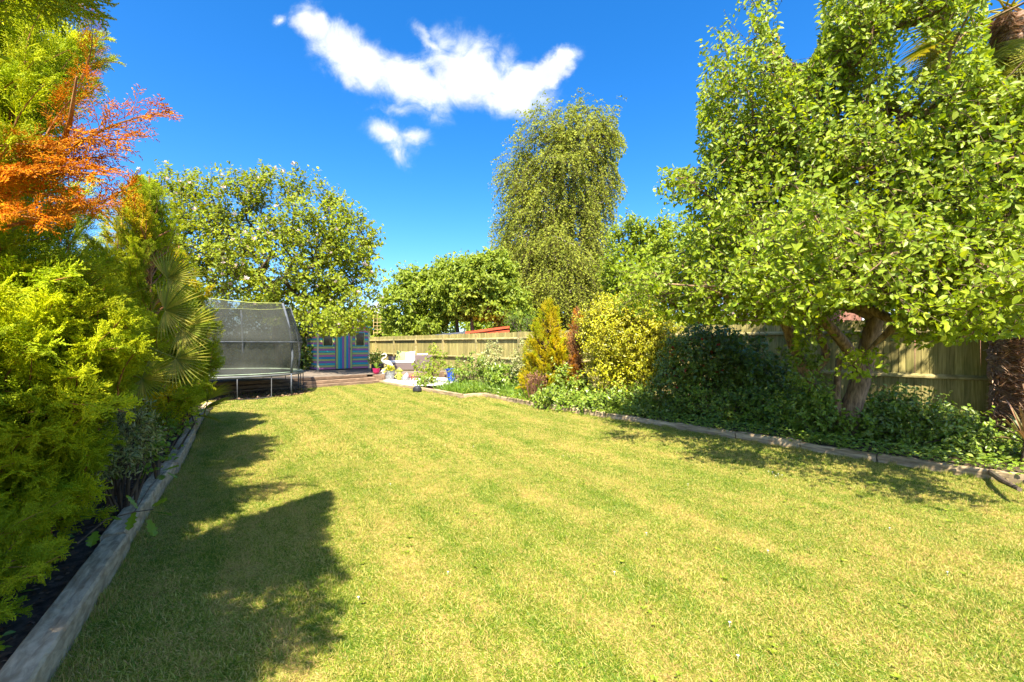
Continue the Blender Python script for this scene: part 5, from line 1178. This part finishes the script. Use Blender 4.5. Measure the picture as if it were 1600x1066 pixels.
# rusty dried flower stems
c = gp(832, 640); c = Vector((at(834, 600, 11.6).x, 11.6, 0)); root = empty('dried_sedum', tuple(c), 'clump of rusty brown dried flower stems at the bed corner', 'dried plant')
st = []; hd = []
for i in range(46):
    a = rs.uniform(0, 6.28); r_ = rs.uniform(.05, .34); h = rs.uniform(.45, .82); b = np.array([c.x + r_ * .4 * math.cos(a), c.y + r_ * .4 * math.sin(a), .05]); t_ = np.array([c.x + r_ * math.cos(a), c.y + r_ * math.sin(a), h])
    st.append(tubes_np(b[None], t_[None], np.array([.007]), np.array([.004]), 4))
    k = 14; hd.append(stamp(LEAF2, t_ + rs.normal(0, .035, (k, 3)), rs.normal(size=(k, 3)), rs.normal(size=(k, 3)), rs.uniform(.03, .05, k)))
V, Fa = join(st); link('stem', mesh_np('stem', V, Fa, M['rusty_leaf']), root); V, Fa = join(hd); link('flower_head', mesh_np('flower_head', V, Fa, M['rusty_leaf']), root)

# ------------------------------------------------------------------ palms
def fan_frond_mesh(name, seed, nseg=30, L=.62, half=105, w=.030, droop=.14):
    rs = np.random.default_rng(seed); V = []; Fq = []
    for i in range(nseg):
        a = R(-half + 2 * half * i / (nseg - 1)); l = L * (.82 + .18 * math.cos(a * .7)) * rs.uniform(.92, 1.06); m_ = 6; b = len(V)
        dr = droop * rs.uniform(.6, 1.5); lift = .12 * math.cos(a)
        for k in range(m_ + 1):
            t_ = k / m_; r_ = l * t_; z = lift * t_ * l - dr * max(0, t_ - .45) ** 2 * l * 2.2 + .05 * abs(math.sin(a)) * t_
            wd = (w * min(1, t_ * 3.2 + .12) if t_ < .5 else w * (1 - (t_ - .5) / .5) ** .8 + .002) * .5
            c_ = (math.sin(a) * r_, math.cos(a) * r_, z); s_ = (math.cos(a), -math.sin(a))
            V += [(c_[0] - s_[0] * wd, c_[1] - s_[1] * wd, z + wd * .7), c_, (c_[0] + s_[0] * wd, c_[1] + s_[1] * wd, z + wd * .7)]
            if k: q = b + 3 * k; Fq += [[q - 3, q - 2, q + 1, q], [q - 2, q - 1, q + 2, q + 1]]
    st = tubes_np(np.array([[0, -.75, -.08]]), np.array([[0, 0, 0]]), np.array([.013]), np.array([.009]), 6)
    n0 = len(V); return mesh_np(name, np.concatenate([np.array(V), st[0]]), [np.concatenate([np.array(Fq), st[1] + n0])], M['palm_leaf'])
FR = [fan_frond_mesh('frond', 500 + i) for i in range(3)]
def put_frond(root, pos, d, roll, s, k):
    o = bpy.data.objects.new('frond', FR[k % 3]); COL.objects.link(o); o.parent = root
    qn = Vector(d).normalized().to_track_quat('Y', 'Z') @ Quaternion((0, 1, 0), roll)
    o.matrix_local = Matrix.Translation(Vector(pos) - root.location) @ qn.to_matrix().to_4x4() @ Matrix.Scale(s, 4)
root = empty('fan_palm', (-4.35, 5.0, 0), 'young fan palm pushing long pleated leaves out of the left hedge over the lawn', 'palm')
V, Fa = bumpy_tube([(-4.35, 5.0, 0), (-4.35, 5.0, .5), (-4.33, 4.98, 1.1)], [.11, .12, .09], np.random.default_rng(1), 14, 26, .15); link('trunk', mesh_np('trunk', V, Fa, M['palm_fibre'], True), root)
for k, (px, py, y, d, roll, s) in enumerate([(262, 435, 5.2, (1, .2, .45), 1.45, .62), (258, 485, 5.0, (1, .15, .12), 1.4, .66), (285, 512, 5.0, (1, .15, -.02), 1.3, .62), (275, 560, 4.9, (1, .05, -.42), 1.25, .6), (222, 592, 4.4, (.9, -.1, -.4), 1.2, .55)]):
    put_frond(root, at(px, py, y), d, roll, s, k)
for k, (px, py, y, d, roll, s, lb) in enumerate([(318, 640, 8.2, (.9, -.2, .2), .3, .9, 0), (325, 625, 8.3, (.6, -.6, .5), .4, .8, 0), (310, 650, 8.0, (.5, -.7, .1), -.4, .7, 0)]):
    if k == 0: r2 = empty('dwarf_palm', tuple(at(312, 650, 8.3)), 'small low fan palm with narrow leaves by the trampoline leg', 'palm'); r2.location.z = 0
    put_frond(r2, at(px, py, y), d, roll, s, k)
# tall palm at the right edge
bp = at(1600, 600, 7.2); root = empty('tall_palm', (bp.x, bp.y, 0), 'tall hairy-trunked palm at the right edge with its head of leaves above the pear tree', 'palm')
bx, by = bp.x, bp.y; hp = 6.6
rs = np.random.default_rng(31)
V, Fa = bumpy_tube([(bx, by, 0), (bx, by, 1.5), (bx - .05, by - .05, 3.2), (bx - .2, by - .1, 5.0), (bx - .35, by - .1, hp)], [.36, .36, .30, .26, .22], rs, 22, 110, .12); link('trunk', mesh_np('trunk', V, Fa, M['palm_fibre'], True), root)
n = 9000; z = rs.uniform(.0, 1, n) ** 1.3 * hp; a = rs.uniform(math.pi * .55, math.pi * 2.1, n); cx = np.interp(z, [0, 1.5, 3.2, 5, hp], [bx, bx, bx - .05, bx - .2, bx - .35]); r_ = np.interp(z, [0, 3, hp], [.37, .31, .23])
Pn = np.c_[cx + r_ * np.cos(a), by - .05 + r_ * np.sin(a), z]; dd = np.c_[-np.sin(a) * rs.choice([-1, 1], n), np.cos(a), rs.normal(-.1, .35, n)] + np.c_[np.cos(a), np.sin(a), np.zeros(n)] * rs.uniform(.0, .5, n)[:, None]
hv = stamp(LEAFN, Pn, dd, np.c_[np.cos(a), np.sin(a), np.zeros(n)] + rs.normal(0, .3, (n, 3)), rs.uniform(.12, .3, n), np.full(n, .22))
tag(link('fibre', mesh_np('fibre', hv[0], [hv[1]], M['fibre_hair']), root), kind='stuff')
for k in range(20):
    a = rs.uniform(0, 6.28); e = rs.uniform(-.7, .9); d = Vector((math.cos(a), math.sin(a), e)); st = Vector((bx - .35, by - .1, hp)) + d.normalized() * .8
    put_frond(root, st, (d.x, d.y, e - .35), rs.normal(0, .4), 1.15, k)
for k in range(14):
    a = rs.uniform(2.2, 5.6); o_ = Vector((math.cos(a), math.sin(a), 0)); put_frond(root, Vector((bx - .3, by - .1, hp - .5 - rs.uniform(0, .9))) + o_ * .42, (o_.x * .35, o_.y * .35, -1), rs.normal(0, .6), .8, k)
# spiky sword-leaved plant
px_, py_ = 6.32, 5.55
root = empty('phormium', (px_, py_, 0), 'striped sword-leaved plant with pinkish edges at the right edge below the palm trunk', 'plant')
swords(root, (px_, py_, .32), 'sword_leaf', 34, .62, .06, 9, .95, 'leaf', .3)
V, Fa = bumpy_tube([(px_, py_, 0), (px_, py_, .2), (px_, py_, .42)], [.08, .07, .05], rs, 10, 10, .1); link('trunk', mesh_np('trunk', V, Fa, M['palm_fibre'], True), root)
# snapped stake lying by the edging
a = gp(1548, 738, .1); b = gp(1585, 765, .16); o = MB().tube([a, (a + b) / 2, b + Vector((.05, 0, 0))], [.03, .032, .02], 8).build('stake', M['bark'], None); tag(o, 'short dark broken stake lying across the edging at the right', 'stake')

# ------------------------------------------------------------------ left bed plants
shrub('variegated_shrub', 'small yellow-edged variegated shrub in the left bed, above the dark soil', [blob(180, 690, 3.9, 32, 30, .22), blob(165, 722, 3.7, 24, 16, .18), blob(205, 665, 4.1, 22, 14, .15)], 150, 'variegated_leaf', 501, .055, leaf=LEAFN, L=.14, nl=8)
shrub('ground_ivy', 'thin trailing ivy on the dark soil beside the left sleeper', [blob(225, 690, 4.6, 28, 14, .35), blob(250, 668, 5.4, 16, 8, .3), blob(215, 725, 4.1, 22, 8, .2)], 60, 'bright_leaf', 502, .05, L=.12, nl=5, stems=6)
shrub('dry_bush', 'brownish twiggy bush in the shade under the fan palm', [blob(225, 640, 5.6, 34, 26, .35), blob(265, 640, 6.2, 30, 20, .3)], 150, 'cypress_green', 503, .05, leaf=LEAFN, L=.2)
rs = np.random.default_rng(61)
q = rs.uniform((-6.8, .4), (-1.1, 9.8), (16000, 2)); q = q[inside(q, [(x - .16, y - .08) for x, y in LB[1:]] + [(-7.5, 10.5), (-6, 1), (-2, 0)])]; n = len(q); a = rs.uniform(0, 6.28, n)
leaf_stuff('leaf_mulch', [stamp(LEAF2, np.c_[q, .072 + rs.uniform(0, .02, n)], np.c_[np.cos(a), np.sin(a), rs.uniform(-.1, .3, n)], rs.normal(0, .35, (n, 3)) + [0, 0, 1], rs.uniform(.025, .06, n))], 'litter', 'dark dead leaves lying on the soil of the left bed', 'leaf litter')
k = rs.random(n) < .06; leaf_stuff('low_weeds', [stamp(LEAF6, np.c_[q[k], np.full(k.sum(), .11)], np.c_[np.cos(a[k]), np.sin(a[k]), np.full(k.sum(), .3)], rs.normal(0, .3, (k.sum(), 3)) + [0, 0, 1], rs.uniform(.04, .075, k.sum()))], 'bed_leaf', 'small green seedlings along the left sleepers', 'weeds')
# oak seedling leaning over the sleeper
LO = []
for k in range(17):
    t_ = k / 16; w_ = .05 + .22 * math.sin(math.pi * (t_ * .9 + .05)) ** .8 * (1 if k % 4 in (1, 2) else .55) * (1.1 if t_ > .35 else .8); LO.append((w_ if 0 < k < 16 else .01, t_))
ov = np.array([[x, y, .04 * x] for x, y in LO] + [[0, y, -.08 * y * y] for x, y in LO] + [[-x, y, .04 * x] for x, y in LO]); m_ = len(LO)
of = np.array([[i, i + 1, m_ + i + 1] for i in range(m_ - 1)] + [[i, m_ + i + 1, m_ + i] for i in range(m_ - 1)] + [[m_ + i, m_ + i + 1, 2 * m_ + i + 1] for i in range(m_ - 1)] + [[m_ + i, 2 * m_ + i + 1, 2 * m_ + i] for i in range(m_ - 1)])
me = mesh_np('leaf', ov, [of], M['bright_leaf'])
root = empty('oak_seedling', tuple(gp(150, 830)), 'thin seedling branch with large lobed leaves reaching over the left sleeper', 'seedling')
tips = [(238, 790, 3.15, .6, (.7, -.1, .3)), (238, 800, 3.1, -.5, (1, .1, -.15)), (232, 812, 3.1, -.1, (.55, -.2, -.9)), (210, 800, 3.1, .2, (.2, -.6, -.7)), (215, 795, 3.1, .5, (-.5, .1, .5)), (180, 812, 3.0, -.6, (.5, -.5, .3)), (165, 808, 3.0, .3, (-.6, -.4, .2)), (150, 830, 2.9, 0, (.4, -.7, -.4)), (255, 735, 3.9, .2, (1, .2, .3)), (262, 738, 3.9, -.4, (1, -.4, -.3)), (250, 742, 3.9, .1, (.7, -.7, -.1))]
for px, py, y, roll, d in tips:
    o = bpy.data.objects.new('leaf', me); COL.objects.link(o); o.parent = root
    o.matrix_local = Matrix.Translation(at(px, py, y) - root.location) @ (Vector(d).to_track_quat('Y', 'Z') @ Quaternion((0, 1, 0), roll)).to_matrix().to_4x4() @ Matrix.Scale(.125, 4)
MB().tube([at(120, 850, 2.8), at(165, 812, 3.0), at(210, 800, 3.1), at(240, 796, 3.15)], [.006, .005, .004, .003], 6).tube([at(210, 800, 3.1), at(235, 760, 3.6), at(256, 738, 3.9)], [.004, .003, .002], 6).build('stem', M['twig_bark'], root)
